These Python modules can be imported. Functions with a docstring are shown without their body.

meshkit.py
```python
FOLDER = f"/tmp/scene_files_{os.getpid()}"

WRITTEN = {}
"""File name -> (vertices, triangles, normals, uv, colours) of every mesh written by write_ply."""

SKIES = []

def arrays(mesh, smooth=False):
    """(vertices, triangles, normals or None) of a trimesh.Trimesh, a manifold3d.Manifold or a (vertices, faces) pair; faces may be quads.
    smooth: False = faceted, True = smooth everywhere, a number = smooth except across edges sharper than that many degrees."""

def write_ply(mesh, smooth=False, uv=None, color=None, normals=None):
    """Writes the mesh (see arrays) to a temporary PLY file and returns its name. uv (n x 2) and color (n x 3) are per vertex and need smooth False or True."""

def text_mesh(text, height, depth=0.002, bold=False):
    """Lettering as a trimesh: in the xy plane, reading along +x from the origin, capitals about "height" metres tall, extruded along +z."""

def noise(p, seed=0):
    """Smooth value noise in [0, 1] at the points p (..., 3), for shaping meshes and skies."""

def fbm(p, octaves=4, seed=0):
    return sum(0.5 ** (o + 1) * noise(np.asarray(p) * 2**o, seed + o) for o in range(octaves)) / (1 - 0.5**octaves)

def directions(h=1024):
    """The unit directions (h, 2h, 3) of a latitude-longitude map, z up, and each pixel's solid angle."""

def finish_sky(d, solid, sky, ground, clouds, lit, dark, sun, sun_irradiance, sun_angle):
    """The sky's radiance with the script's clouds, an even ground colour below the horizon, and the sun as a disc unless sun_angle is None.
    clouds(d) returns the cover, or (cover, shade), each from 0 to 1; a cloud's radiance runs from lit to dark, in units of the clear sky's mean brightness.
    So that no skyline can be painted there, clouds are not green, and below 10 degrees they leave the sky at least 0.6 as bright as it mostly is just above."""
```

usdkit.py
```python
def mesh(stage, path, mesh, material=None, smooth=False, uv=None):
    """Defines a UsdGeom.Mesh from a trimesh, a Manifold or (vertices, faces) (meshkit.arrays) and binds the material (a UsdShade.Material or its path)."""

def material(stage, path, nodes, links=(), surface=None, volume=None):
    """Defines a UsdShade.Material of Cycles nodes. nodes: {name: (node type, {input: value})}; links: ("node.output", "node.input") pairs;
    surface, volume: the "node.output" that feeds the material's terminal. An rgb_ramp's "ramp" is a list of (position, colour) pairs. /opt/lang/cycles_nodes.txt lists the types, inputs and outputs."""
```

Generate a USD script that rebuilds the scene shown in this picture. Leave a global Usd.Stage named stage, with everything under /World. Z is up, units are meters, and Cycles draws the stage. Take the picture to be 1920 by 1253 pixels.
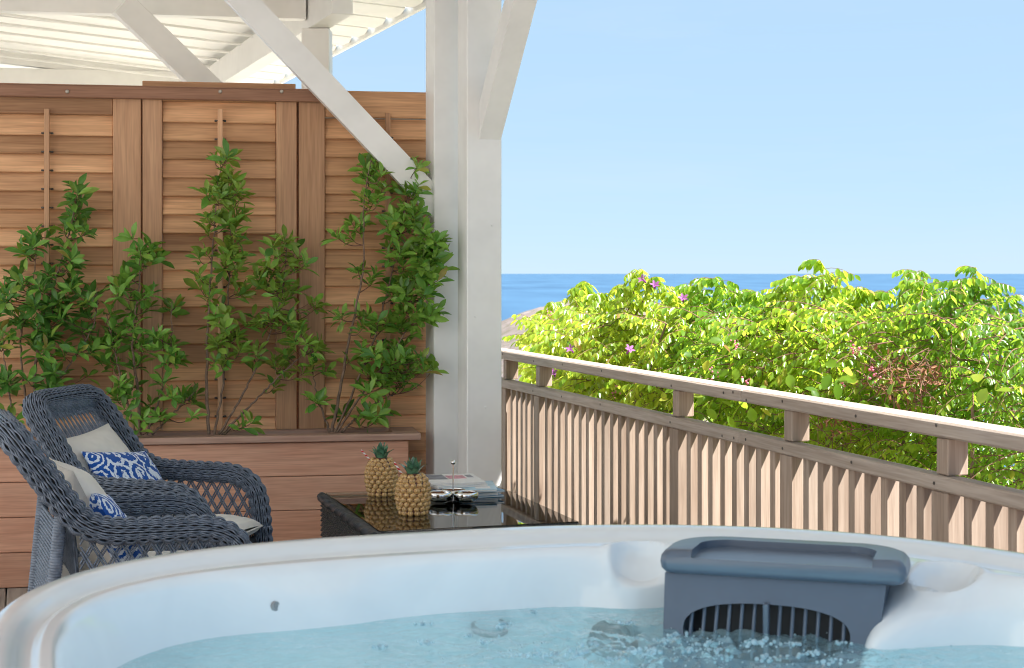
import math, random, re
import numpy as np, trimesh, usdkit, meshkit
import manifold3d as m3
from shapely.geometry import Polygon, LineString
from pxr import Usd, UsdGeom, UsdLux, UsdShade, Gf, Sdf

stage = Usd.Stage.CreateInMemory()
UsdGeom.SetStageUpAxis(stage, UsdGeom.Tokens.z)
UsdGeom.SetStageMetersPerUnit(stage, 1.0)
world = UsdGeom.Xform.Define(stage, '/World')
stage.SetDefaultPrim(world.GetPrim())

# ------------------------------------------------------------------ camera, sky, sun
EYE = 1.4
cam = UsdGeom.Camera.Define(stage, '/World/camera')
cam.CreateHorizontalApertureAttr(36.0)
cam.CreateVerticalApertureAttr(36.0 * 668 / 1024)
cam.CreateFocalLengthAttr(56.25)
cam.CreateVerticalApertureOffsetAttr(-2.147)
cam.CreateClippingRangeAttr(Gf.Vec2f(0.05, 400000))
cam.CreateFStopAttr(9.0)
cam.CreateFocusDistanceAttr(6.3)
cam.AddTranslateOp().Set(Gf.Vec3d(0, 0, EYE))
cam.AddRotateXYZOp().Set(Gf.Vec3f(90, 0, 0))
cam.CreateExposureAttr(1.9)

SUN_EL, SUN_AZ = math.radians(57), math.radians(113)       # azimuth from +y towards +x
sun_dir = np.array([math.sin(SUN_AZ) * math.cos(SUN_EL), math.cos(SUN_AZ) * math.cos(SUN_EL), math.sin(SUN_EL)])
usdkit.material(stage, '/World/Looks/sky_look', {
    'sky': ('sky_texture', {'sky_type': 'single_scattering', 'sun_disc': False, 'sun_elevation': SUN_EL, 'sun_rotation': SUN_AZ,
                            'altitude': 1800.0, 'air_density': 0.9, 'aerosol_density': 0.1, 'ozone_density': 2.5}),
    'tc': ('texture_coordinate', {}), 'mp': ('mapping', {'scale': (2.2, 2.2, 15.0)}), 'cn': ('noise_texture', {'scale': 1.6, 'detail': 7.0, 'roughness': .6, 'distortion': .4}),
    'cr': ('rgb_ramp', {'ramp': [(.48, (0, 0, 0)), (.8, (.20, .20, .20))]}), 'cl': ('mix', {'mix_type': 'mix', 'color2': (4.3, 4.7, 5.1)}),      # thin wisps of cloud
    'mx': ('mix', {'mix_type': 'mix', 'fac': 0.84, 'color2': (2.85, 4.1, 5.3)}),      # an even pale haze over the whole sky
    'bg': ('background_shader', {'strength': 0.05})}, [('sky.color', 'mx.color1'), ('tc.generated', 'mp.vector'), ('mp.vector', 'cn.vector'), ('cn.fac', 'cr.fac'), ('cr.color', 'cl.fac'), ('mx.color', 'cl.color1'), ('cl.color', 'bg.color')], surface='bg.background')
dome = UsdLux.DomeLight.Define(stage, '/World/sky')
UsdShade.MaterialBindingAPI.Apply(dome.GetPrim()).Bind(UsdShade.Material.Get(stage, '/World/Looks/sky_look'))
dome.GetPrim().SetCustomDataByKey('kind', 'structure')
sun = UsdLux.DistantLight.Define(stage, '/World/sun')
sun.CreateIntensityAttr(1.25); sun.CreateAngleAttr(0.53); sun.CreateNormalizeAttr(True); sun.CreateColorAttr(Gf.Vec3f(1, .965, .915))
sun.AddRotateZOp().Set(-math.degrees(SUN_AZ))
sun.AddRotateXOp().Set(-(90 - math.degrees(SUN_EL)))

# ------------------------------------------------------------------ frames and helpers
A_UV, A_F = math.radians(17.08), math.radians(10.0)
F0 = np.array([-2.3712, 7.41])
FR = {'world': (0.0, np.zeros(2)), 'uv': (A_UV, np.zeros(2)), 'fence': (A_F, F0)}

def rot2(p, a):
    c, s = math.cos(a), math.sin(a)
    return np.array([c * p[0] - s * p[1], s * p[0] + c * p[1]])

def to_frame(p, fr):
    a, o = FR[fr]
    q = rot2(np.array(p[:2]) - o, -a)
    return np.array([q[0], q[1], p[2] if len(p) > 2 else 0.0])

def at(px, py, Y):                      # a sight line of the survey: the point at depth Y
    return np.array([(px - 960) / 3000 * Y, Y, EYE - (py - 512) / 3000 * Y])

def at_z(px, py, z):
    return at(px, py, 3000 * (EYE - z) / (py - 512))

taken = {}
def numbered(parent, name):
    k = taken.get((parent, name), -1) + 1
    taken[(parent, name)] = k
    return f'{parent}/{name}' + (f'_{k:03d}' if k else '')

def tag(prim, label=None, cat=None, group=None, kind=None):
    for key, val in (('label', label), ('category', cat), ('group', group), ('kind', kind)):
        if val:
            prim.SetCustomDataByKey(key, val)
    return prim

class Thing:
    def __init__(self, name, label, cat, base=(0, 0, 0), frame='world', rot=0.0, group=None, kind=None):
        a, o = FR[frame]
        self.base = np.array(base, float)
        w = rot2(self.base[:2], a) + o
        self.path = numbered('/World', name)
        x = UsdGeom.Xform.Define(stage, self.path)
        x.AddTranslateOp().Set(Gf.Vec3d(float(w[0]), float(w[1]), float(self.base[2])))
        x.AddRotateZOp().Set(math.degrees(a) + rot)
        self.prim = tag(x.GetPrim(), label, cat, group, kind)
    def part(self, name, mesh, mat, label=None, kind=None, smooth=False, parent=None):
        """mesh in the thing's frame coordinates"""
        v, f = vf(mesh)
        path = numbered(parent or self.path, name)
        usdkit.mesh(stage, path, trimesh.Trimesh(v - self.base, f, process=False), M(mat), smooth=smooth)
        tag(stage.GetPrimAtPath(path), label, None, None, kind)
        return path

def vf(mesh):
    if isinstance(mesh, trimesh.Trimesh):
        return np.array(mesh.vertices), np.array(mesh.faces)
    if hasattr(mesh, 'to_mesh'):
        m = mesh.to_mesh()
        return np.array(m.vert_properties[:, :3], float), np.array(m.tri_verts)
    v, f = np.asarray(mesh[0], float), np.asarray(mesh[1], int)
    if f.shape[1] == 4:
        f = np.vstack([f[:, [0, 1, 2]], f[:, [0, 2, 3]]])
    return v, f

def join(ms):
    V, F, n = [], [], 0
    for m in ms:
        v, f = vf(m)
        V.append(v); F.append(f + n); n += len(v)
    return np.vstack(V), np.vstack(F)

def single(name, mesh, mat, label=None, cat=None, group=None, kind=None, smooth=False):
    """a thing that is one mesh, in world coordinates, with its origin at its base"""
    v, f = vf(mesh)
    base = np.array([*(v[:, :2].min(0) + v[:, :2].max(0)) / 2, v[:, 2].min()])
    path = numbered('/World', name)
    m = usdkit.mesh(stage, path, trimesh.Trimesh(v - base, f, process=False), M(mat), smooth=smooth)
    m.AddTranslateOp().Set(Gf.Vec3d(*map(float, base)))
    tag(m.GetPrim(), label, cat, group, kind)
    return path

_cb = None
def cbox(lo, hi, b=0.003):
    """chamfered box"""
    global _cb
    lo, hi = np.minimum(lo, hi).astype(float), np.maximum(lo, hi).astype(float)
    c, h = (lo + hi) / 2, (hi - lo) / 2
    b = min(b, 0.45 * h.min())
    def verts(h, b):
        out = []
        for sx in (-1, 1):
            for sy in (-1, 1):
                for sz in (-1, 1):
                    s = np.array([sx, sy, sz])
                    for k in range(3):
                        q = h - b; q = q.copy(); q[k] = h[k]
                        out.append(s * q)
        return np.array(out)
    if _cb is None:
        hull = trimesh.convex.convex_hull(verts(np.array([1., 1.1, 1.2]), .2))
        ref = verts(np.array([1., 1.1, 1.2]), .2)
        idx = [int(np.argmin(((ref - p) ** 2).sum(1))) for p in hull.vertices]
        _cb = np.array(idx)[hull.faces]
    return verts(h, b) + c, _cb.copy()

def bar(p0, p1, w, h, up=(0, 0, 1), b=0.003):
    """chamfered bar from p0 to p1; w across, h along 'up'"""
    p0, p1 = np.array(p0, float), np.array(p1, float)
    d = p1 - p0; L = np.linalg.norm(d); d /= L
    up = np.array(up, float); side = np.cross(up, d); side /= np.linalg.norm(side); up = np.cross(d, side)
    v, f = cbox((-w / 2, 0, -h / 2), (w / 2, L, h / 2), b)
    return p0 + v[:, :1] * side * -1 + v[:, 1:2] * d + v[:, 2:] * up, f

def tube(pts, r, n=6, caps=True):
    """tube along a polyline with radius r (number or per point)"""
    P = np.asarray(pts, float); m = len(P)
    r = np.broadcast_to(np.asarray(r, float), (m,))
    T = np.gradient(P, axis=0); T /= np.linalg.norm(T, axis=1, keepdims=True) + 1e-12
    ref = np.array([0, 0, 1.0]) if abs(T[0][2]) < .9 else np.array([1.0, 0, 0])
    N = np.zeros_like(P); N[0] = np.cross(T[0], ref); N[0] /= np.linalg.norm(N[0])
    for i in range(1, m):
        q = N[i - 1] - T[i] * (N[i - 1] @ T[i]); N[i] = q / (np.linalg.norm(q) + 1e-12)
    B = np.cross(T, N)
    a = np.arange(n) / n * 2 * np.pi
    V = P[:, None] + r[:, None, None] * (np.cos(a)[None, :, None] * N[:, None] + np.sin(a)[None, :, None] * B[:, None])
    i, j = np.meshgrid(np.arange(m - 1), np.arange(n), indexing='ij')
    q = np.stack([i * n + j, i * n + (j + 1) % n, (i + 1) * n + (j + 1) % n, (i + 1) * n + j], -1).reshape(-1, 4)
    F = np.vstack([q[:, [0, 1, 2]], q[:, [0, 2, 3]]])
    V = V.reshape(-1, 3)
    if caps:
        V = np.vstack([V, P[0], P[-1]]); k = len(V)
        jj = np.arange(n)
        F = np.vstack([F, np.stack([np.full(n, k - 2), (jj + 1) % n, jj], 1), np.stack([np.full(n, k - 1), (m - 1) * n + jj, (m - 1) * n + (jj + 1) % n], 1)])
    return V, F

def spline(pts, n):
    P = np.asarray(pts, float)
    t = np.concatenate([[0], np.cumsum(np.linalg.norm(np.diff(P, axis=0), axis=1))])
    from scipy.interpolate import PchipInterpolator, CubicSpline
    cs = CubicSpline(t, P, bc_type='natural') if len(P) > 2 else None
    s = np.linspace(0, t[-1], n)
    return cs(s) if cs is not None else P[0] + (P[-1] - P[0]) * (s / t[-1])[:, None]

def revolve(profile, n=48):
    """profile (r, z) pairs revolved about z"""
    p = np.asarray(profile, float); m = len(p)
    a = np.arange(n) / n * 2 * np.pi
    V = np.stack([p[:, None, 0] * np.cos(a), p[:, None, 0] * np.sin(a), np.broadcast_to(p[:, None, 1], (m, n))], -1).reshape(-1, 3)
    i, j = np.meshgrid(np.arange(m - 1), np.arange(n), indexing='ij')
    q = np.stack([i * n + j, i * n + (j + 1) % n, (i + 1) * n + (j + 1) % n, (i + 1) * n + j], -1).reshape(-1, 4)
    return V, np.vstack([q[:, [0, 1, 2]], q[:, [0, 2, 3]]])

def moved(m, d=(0, 0, 0), rz=0.0, R=None, s=1.0):
    v, f = vf(m)
    v = v * s
    if R is not None:
        v = v @ np.asarray(R).T
    if rz:
        c, q = math.cos(rz), math.sin(rz)
        v = np.stack([c * v[:, 0] - q * v[:, 1], q * v[:, 0] + c * v[:, 1], v[:, 2]], 1)
    return v + np.asarray(d), f

# ------------------------------------------------------------------ materials
LOOKS = {}
def M(name):
    return LOOKS[name]

def look(name, nodes, links, surface='p.BSDF', volume=None):
    LOOKS[name] = usdkit.material(stage, '/World/Looks/' + name, nodes, links, surface=surface, volume=volume)

def wood(name, light, dark, axis, rough=0.55, grain=1.0, tone=0.35, blotch=None, bump=0.25, spec=0.35, fine=1.0):
    """timber: grain stretched along one local axis; each piece has its own offset and tone"""
    sc = [38 * fine, 38 * fine, 38 * fine]; sc['xyz'.index(axis)] = 1.6
    big = [4.0, 4.0, 4.0]; big['xyz'.index(axis)] = 0.9
    bl = blotch or tuple(0.7 * c for c in dark)
    nodes = {
        'tc': ('texture_coordinate', {}), 'oi': ('object_info', {}),
        'rm': ('math', {'math_type': 'multiply', 'value2': 61.7}), 'rv': ('combine_xyz', {}),
        'ad': ('vector_math', {'math_type': 'add'}),
        'm1': ('mapping', {'scale': sc}), 'm2': ('mapping', {'scale': big}), 'm3': ('mapping', {'scale': [c * 4 for c in sc]}),
        'n1': ('noise_texture', {'scale': 1.0, 'detail': 6.0, 'roughness': 0.6, 'distortion': 0.6}),
        'n2': ('noise_texture', {'scale': 1.0, 'detail': 4.0, 'roughness': 0.6}),
        'n3': ('noise_texture', {'scale': 1.0, 'detail': 3.0}),
        'r1': ('rgb_ramp', {'ramp': [(0.28, dark), (0.5, tuple((a + b) / 2 for a, b in zip(light, dark))), (0.72, light)]}),
        'r2': ('rgb_ramp', {'ramp': [(0.50, (0, 0, 0)), (0.75, (1, 1, 1))]}),
        'mb': ('math', {'math_type': 'multiply', 'value2': 0.55}),
        'tc': ('texture_coordinate', {}), 'mp': ('mapping', {'scale': (2.2, 2.2, 15.0)}), 'cn': ('noise_texture', {'scale': 1.6, 'detail': 7.0, 'roughness': .6, 'distortion': .4}),
    'cr': ('rgb_ramp', {'ramp': [(.48, (0, 0, 0)), (.8, (.20, .20, .20))]}), 'cl': ('mix', {'mix_type': 'mix', 'color2': (4.3, 4.7, 5.1)}),      # thin wisps of cloud
    'mx': ('mix', {'mix_type': 'mix', 'color2': bl}),
        'tn': ('rgb_ramp', {'ramp': [(0, (1 - tone, 1 - tone * 1.1, 1 - tone * 1.2)), (1, (1 + tone * .6, 1 + tone * .6, 1 + tone * .6))]}),
        'tm': ('mix', {'mix_type': 'multiply', 'fac': 1.0}),
        'fr': ('rgb_ramp', {'ramp': [(0.25, (.72, .70, .68)), (0.6, (1, 1, 1))]}),
        'fm': ('mix', {'mix_type': 'multiply', 'fac': 0.75}),
        'bp': ('bump', {'strength': bump, 'distance': 0.004}),
        'p': ('principled_bsdf', {'roughness': rough, 'specular_ior_level': spec})}
    links = [('oi.random', 'rm.value1'), ('rm.value', 'rv.x'), ('rm.value', 'rv.y'), ('rm.value', 'rv.z'),
             ('tc.object', 'ad.vector1'), ('rv.vector', 'ad.vector2'),
             ('ad.vector', 'm1.vector'), ('ad.vector', 'm2.vector'), ('ad.vector', 'm3.vector'),
             ('m1.vector', 'n1.vector'), ('m2.vector', 'n2.vector'), ('m3.vector', 'n3.vector'),
             ('n1.fac', 'r1.fac'), ('n2.fac', 'r2.fac'), ('r2.color', 'mb.value1'), ('mb.value', 'mx.fac'), ('r1.color', 'mx.color1'),
             ('oi.random', 'tn.fac'), ('mx.color', 'tm.color1'), ('tn.color', 'tm.color2'),
             ('n3.fac', 'fr.fac'), ('tm.color', 'fm.color1'), ('fr.color', 'fm.color2'), ('fm.color', 'p.base_color'),
             ('n1.fac', 'bp.height'), ('bp.normal', 'p.normal')]
    look(name, nodes, links)

def plain(name, color, rough=0.5, spec=0.5, metallic=0.0, vary=0.08, scale=6.0, bump=0.0, bscale=60.0, dirt=None, **kw):
    dk = dirt or tuple(c * (1 - vary * 2) for c in color)
    lt = tuple(min(1, c * (1 + vary)) for c in color)
    nodes = {'tc': ('texture_coordinate', {}), 'n': ('noise_texture', {'scale': scale, 'detail': 5.0, 'roughness': 0.62}),
             'r': ('rgb_ramp', {'ramp': [(0.3, dk), (0.6, lt)]}),
             'p': ('principled_bsdf', {'roughness': rough, 'specular_ior_level': spec, 'metallic': metallic, **kw})}
    links = [('tc.object', 'n.vector'), ('n.fac', 'r.fac'), ('r.color', 'p.base_color')]
    if bump:
        nodes['n2'] = ('noise_texture', {'scale': bscale, 'detail': 3.0}); nodes['b'] = ('bump', {'strength': bump, 'distance': 0.003})
        links += [('tc.object', 'n2.vector'), ('n2.fac', 'b.height'), ('b.normal', 'p.normal')]
    look(name, nodes, links)

def leafy(name, stops, trans, rough=0.35, tfac=0.4, spec=0.5):
    nodes = {'oi': ('object_info', {}), 'g': ('geometry', {}), 'a': ('math', {'math_type': 'add'}), 'fr': ('math', {'math_type': 'fraction'}),
             'tc': ('texture_coordinate', {}), 'n': ('noise_texture', {'scale': 30.0, 'detail': 3.0}),
             'r': ('rgb_ramp', {'ramp': stops}), 'rt': ('rgb_ramp', {'ramp': trans}),
             'nr': ('rgb_ramp', {'ramp': [(.3, (.75, .8, .75)), (.7, (1.15, 1.1, 1.0))]}), 'mm': ('mix', {'mix_type': 'multiply', 'fac': 1.0}),
             'p': ('principled_bsdf', {'roughness': rough, 'specular_ior_level': spec}), 't': ('translucent_bsdf', {}),
             'x': ('mix_closure', {'fac': tfac})}
    look(name, nodes, [('oi.random', 'a.value1'), ('g.random_per_island', 'a.value2'), ('a.value', 'fr.value1'), ('fr.value', 'r.fac'), ('fr.value', 'rt.fac'),
                       ('tc.object', 'n.vector'), ('n.fac', 'nr.fac'), ('r.color', 'mm.color1'), ('nr.color', 'mm.color2'), ('mm.color', 'p.base_color'),
                       ('rt.color', 't.color'), ('p.BSDF', 'x.closure1'), ('t.BSDF', 'x.closure2')], surface='x.closure')

# screen timber (reddish tropical hardwood), railing timber (silvered), planter timber
wood('screen_wood_along', (.78, .46, .25), (.48, .25, .125), 'x', rough=.5, tone=.5, blotch=(.36, .17, .09))
wood('screen_wood_up', (.72, .43, .25), (.52, .275, .15), 'z', rough=.5, tone=.25, blotch=(.55, .33, .21))
wood('screen_rail_wood', (.40, .21, .13), (.26, .125, .075), 'x', rough=.55, tone=.1, blotch=(.34, .2, .13))
wood('planter_wood', (.64, .35, .235), (.46, .22, .14), 'x', rough=.5, tone=.22, blotch=(.66, .42, .30))
wood('planter_lip_wood', (.52, .34, .26), (.36, .2, .15), 'x', rough=.5, tone=.15, blotch=(.55, .42, .35))
wood('railing_wood_along', (.52, .45, .39), (.35, .285, .235), 'y', rough=.7, tone=.12, blotch=(.42, .38, .35), spec=.25)
wood('railing_wood_up', (.46, .37, .30), (.28, .205, .155), 'z', rough=.7, tone=.2, blotch=(.38, .33, .285), spec=.25)
wood('deck_wood', (.42, .37, .325), (.29, .25, .215), 'y', rough=.6, tone=.2)
plain('white_paint', (.84, .84, .83), rough=.38, spec=.4, vary=.03, scale=4.0, bump=.10, bscale=30.0)
plain('pavilion_paint', (.86, .85, .81), rough=.5, spec=.3, vary=.03, scale=3.0)
plain('steel', (.42, .38, .33), rough=.45, metallic=1.0, vary=.05)
plain('dark_steel', (.10, .085, .075), rough=.5, metallic=.6, vary=.2)
plain('chrome', (.85, .84, .82), rough=.06, metallic=1.0, vary=.02)
plain('soil', (.06, .042, .03), rough=.95, vary=.3, scale=40, bump=.8, bscale=80)
plain('stone_floor', (.62, .57, .49), rough=.8, vary=.1, scale=2)
plain('plaster', (.70, .66, .60), rough=.9, vary=.08, scale=2)
plain('villa_plaster', (.58, .57, .55), rough=.9, vary=.05, scale=1.5)
plain('roof_shingle', (.22, .16, .12), rough=.9, vary=.2, scale=8)
plain('cream_fabric', (.74, .695, .63), rough=.9, spec=.15, vary=.05, scale=5, bump=.35, bscale=420, sheen_weight=.15)
plain('bark', (.20, .135, .095), rough=.85, vary=.25, scale=30, bump=.5, bscale=90)
plain('twig', (.17, .085, .055), rough=.8, vary=.25, scale=30)
plain('filter_plastic', (.075, .10, .14), rough=.3, spec=.6, vary=.05, scale=3, bump=.08, bscale=500)
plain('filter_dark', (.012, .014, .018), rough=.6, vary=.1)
plain('jet_grey', (.30, .31, .32), rough=.35, vary=.1, scale=40)
plain('nut_brown', (.22, .09, .04), rough=.7, vary=.4, scale=120, bump=.9, bscale=200)
look('wicker', {'tc': ('texture_coordinate', {}), 'g': ('geometry', {}), 'n': ('noise_texture', {'scale': 45.0, 'detail': 4.0}),
                'r': ('rgb_ramp', {'ramp': [(.3, (.125, .155, .205)), (.65, (.255, .305, .385))]}),
                'ri': ('rgb_ramp', {'ramp': [(0, (.65, .65, .66)), (1, (1.25, 1.22, 1.2))]}), 'm': ('mix', {'mix_type': 'multiply', 'fac': 1.0}),
                'p': ('principled_bsdf', {'roughness': .38, 'specular_ior_level': .55})},
     [('tc.object', 'n.vector'), ('n.fac', 'r.fac'), ('g.random_per_island', 'ri.fac'), ('r.color', 'm.color1'), ('ri.color', 'm.color2'), ('m.color', 'p.base_color')])
plain('wicker_core', (.022, .022, .025), rough=.8, vary=.2)
plain('table_wicker', (.055, .058, .062), rough=.42, spec=.5, vary=.15, scale=30)
look('shell', {'tc': ('texture_coordinate', {}), 'm': ('mapping', {'scale': [1.6, 2.4, 2.4]}), 'n': ('noise_texture', {'scale': 2.2, 'detail': 6.0, 'roughness': .6, 'distortion': 1.6}),
               'r': ('rgb_ramp', {'ramp': [(.25, (.665, .705, .735)), (.7, (.715, .75, .775))]}),
               'p': ('principled_bsdf', {'roughness': .16, 'specular_ior_level': .5, 'coat_weight': .35, 'coat_roughness': .06})},
     [('tc.object', 'm.vector'), ('m.vector', 'n.vector'), ('n.fac', 'r.fac'), ('r.color', 'p.base_color')])
look('water', {'tc': ('texture_coordinate', {}), 'n': ('noise_texture', {'scale': 26.0, 'detail': 4.0, 'distortion': .8}), 'n2': ('noise_texture', {'scale': 90.0, 'detail': 3.0}),
               'ad': ('math', {'math_type': 'multiply_add', 'value2': .3}), 'b': ('bump', {'strength': .55, 'distance': .012}),
               'f': ('fresnel', {'IOR': 1.33}), 't': ('transparent_bsdf', {'color': (.64, .86, .92)}), 'd': ('diffuse_bsdf', {}), 'n3': ('noise_texture', {'scale': 17.0, 'detail': 7.0, 'roughness': .68, 'distortion': 1.4}), 'r3': ('rgb_ramp', {'ramp': [(.45, (.40, .64, .72)), (.62, (.56, .77, .83)), (.78, (.80, .92, .96))]}),
               'g': ('glossy_bsdf', {'color': (1, 1, 1), 'roughness': .04}),
               'x1': ('mix_closure', {'fac': .22}), 'x2': ('mix_closure', {})},
     [('tc.object', 'n3.vector'), ('n3.fac', 'r3.fac'), ('r3.color', 'd.color'), ('tc.object', 'n.vector'), ('tc.object', 'n2.vector'), ('n2.fac', 'ad.value1'), ('n.fac', 'ad.value3'), ('ad.value', 'b.height'), ('b.normal', 'g.normal'), ('b.normal', 'f.normal'),
      ('t.BSDF', 'x1.closure1'), ('d.BSDF', 'x1.closure2'), ('x1.closure', 'x2.closure1'), ('g.BSDF', 'x2.closure2'), ('f.fac', 'x2.fac')], surface='x2.closure')
look('foam', {'p': ('principled_bsdf', {'base_color': (.66, .82, .89), 'roughness': .3, 'transmission_weight': .6, 'ior': 1.25})}, [])
look('table_glass', {'f': ('fresnel', {'IOR': 1.52}), 't': ('transparent_bsdf', {'color': (.80, .90, .87)}), 'g': ('glossy_bsdf', {'roughness': .01, 'color': (1, 1, 1)}), 'x': ('mix_closure', {})},
     [('f.fac', 'x.fac'), ('t.BSDF', 'x.closure1'), ('g.BSDF', 'x.closure2')], surface='x.closure')
plain('glass_edge', (.05, .16, .14), rough=.1, vary=.05)
leafy('shrub_leaf', [(0, (.10, .26, .055)), (.4, (.19, .43, .08)), (.75, (.31, .57, .10)), (.93, (.29, .42, .08)), (.97, (.42, .40, .08)), (1, (.30, .2, .07))],
      [(0, (.08, .22, .03)), (.8, (.18, .38, .04)), (1, (.42, .42, .06))], rough=.3, tfac=.38)
leafy('shrub_young_leaf', [(0, (.10, .22, .03)), (1, (.17, .30, .04))], [(0, (.25, .45, .05)), (1, (.4, .5, .07))], rough=.35, tfac=.4)
leafy('bush_leaf', [(0, (.045, .13, .018)), (.35, (.095, .22, .022)), (.7, (.16, .29, .028)), (.9, (.24, .32, .04)), (.97, (.36, .36, .06)), (1, (.30, .17, .07))],
      [(0, (.34, .58, .04)), (.6, (.52, .70, .05)), (.95, (.72, .72, .08)), (1, (.5, .3, .1))], rough=.3, tfac=.58)
leafy('dry_leaf', [(0, (.16, .055, .03)), (1, (.28, .12, .06))], [(0, (.3, .1, .04)), (1, (.4, .2, .08))], rough=.7, tfac=.2)
leafy('purple_petal', [(0, (.30, .07, .34)), (1, (.48, .18, .50))], [(0, (.5, .15, .55)), (1, (.6, .25, .6))], rough=.6, tfac=.4)
leafy('pink_petal', [(0, (.62, .18, .3)), (1, (.72, .34, .44))], [(0, (.7, .2, .3)), (1, (.8, .3, .4))], rough=.6, tfac=.4)
look('sea_look', {'g': ('geometry', {}), 'm': ('mapping', {'scale': [.0016, .0003, 1]}), 'n': ('noise_texture', {'scale': 1.0, 'detail': 5.0}),
                  'r': ('rgb_ramp', {'ramp': [(.32, (.019, .064, .132)), (.68, (.038, .104, .19))]}), 'p': ('principled_bsdf', {'roughness': .45, 'specular_ior_level': .3})},
     [('g.position', 'm.vector'), ('m.vector', 'n.vector'), ('n.fac', 'r.fac'), ('r.color', 'p.base_color')])
look('hill_look', {'g': ('geometry', {}), 'n': ('noise_texture', {'scale': .05, 'detail': 8.0, 'roughness': .7}), 'n2': ('noise_texture', {'scale': .22, 'detail': 5.0}),
                   'r': ('rgb_ramp', {'ramp': [(.3, (.13, .10, .095)), (.5, (.19, .155, .145)), (.7, (.26, .225, .215))]}),
                   'r2': ('rgb_ramp', {'ramp': [(.48, (0, 0, 0)), (.6, (1, 1, 1))]}), 'm': ('mix', {'color2': (.13, .115, .085)}),
                   'p': ('principled_bsdf', {'roughness': .95, 'specular_ior_level': .1})},
     [('g.position', 'n.vector'), ('g.position', 'n2.vector'), ('n.fac', 'r.fac'), ('n2.fac', 'r2.fac'), ('r2.color', 'm.fac'), ('r.color', 'm.color1'), ('m.color', 'p.base_color')])
look('blue_print', {'tc': ('texture_coordinate', {}), 'n0': ('noise_texture', {'scale': 22.0, 'detail': 3.0}), 'vm': ('vector_math', {'math_type': 'scale', 'scale': .03}), 'va': ('vector_math', {'math_type': 'add'}),
                    'v': ('voronoi_texture', {'scale': 11.0, 'randomness': .3}), 'ms': ('math', {'math_type': 'multiply', 'value2': 30.0}), 'sn': ('math', {'math_type': 'sine'}),
                    'n': ('noise_texture', {'scale': 95.0, 'detail': 3.0}), 'nm': ('math', {'math_type': 'multiply_add', 'value2': 4.2, 'value3': -2.1}), 'ad': ('math', {'math_type': 'add'}),
                    'r': ('rgb_ramp', {'ramp': [(.56, (.012, .085, .36)), (.63, (.70, .76, .86))]}), 'hf': ('math', {'math_type': 'multiply_add', 'value2': .5, 'value3': .5}),
                    'p': ('principled_bsdf', {'roughness': .85, 'specular_ior_level': .2, 'sheen_weight': .1})},
     [('tc.object', 'n0.vector'), ('n0.color', 'vm.vector1'), ('vm.vector', 'va.vector1'), ('tc.object', 'va.vector2'), ('va.vector', 'v.vector'), ('v.distance', 'ms.value1'), ('ms.value', 'sn.value1'),
      ('tc.object', 'n.vector'), ('n.fac', 'nm.value1'), ('sn.value', 'ad.value1'), ('nm.value', 'ad.value2'), ('ad.value', 'hf.value1'), ('hf.value', 'r.fac'), ('r.color', 'p.base_color')])
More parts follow.
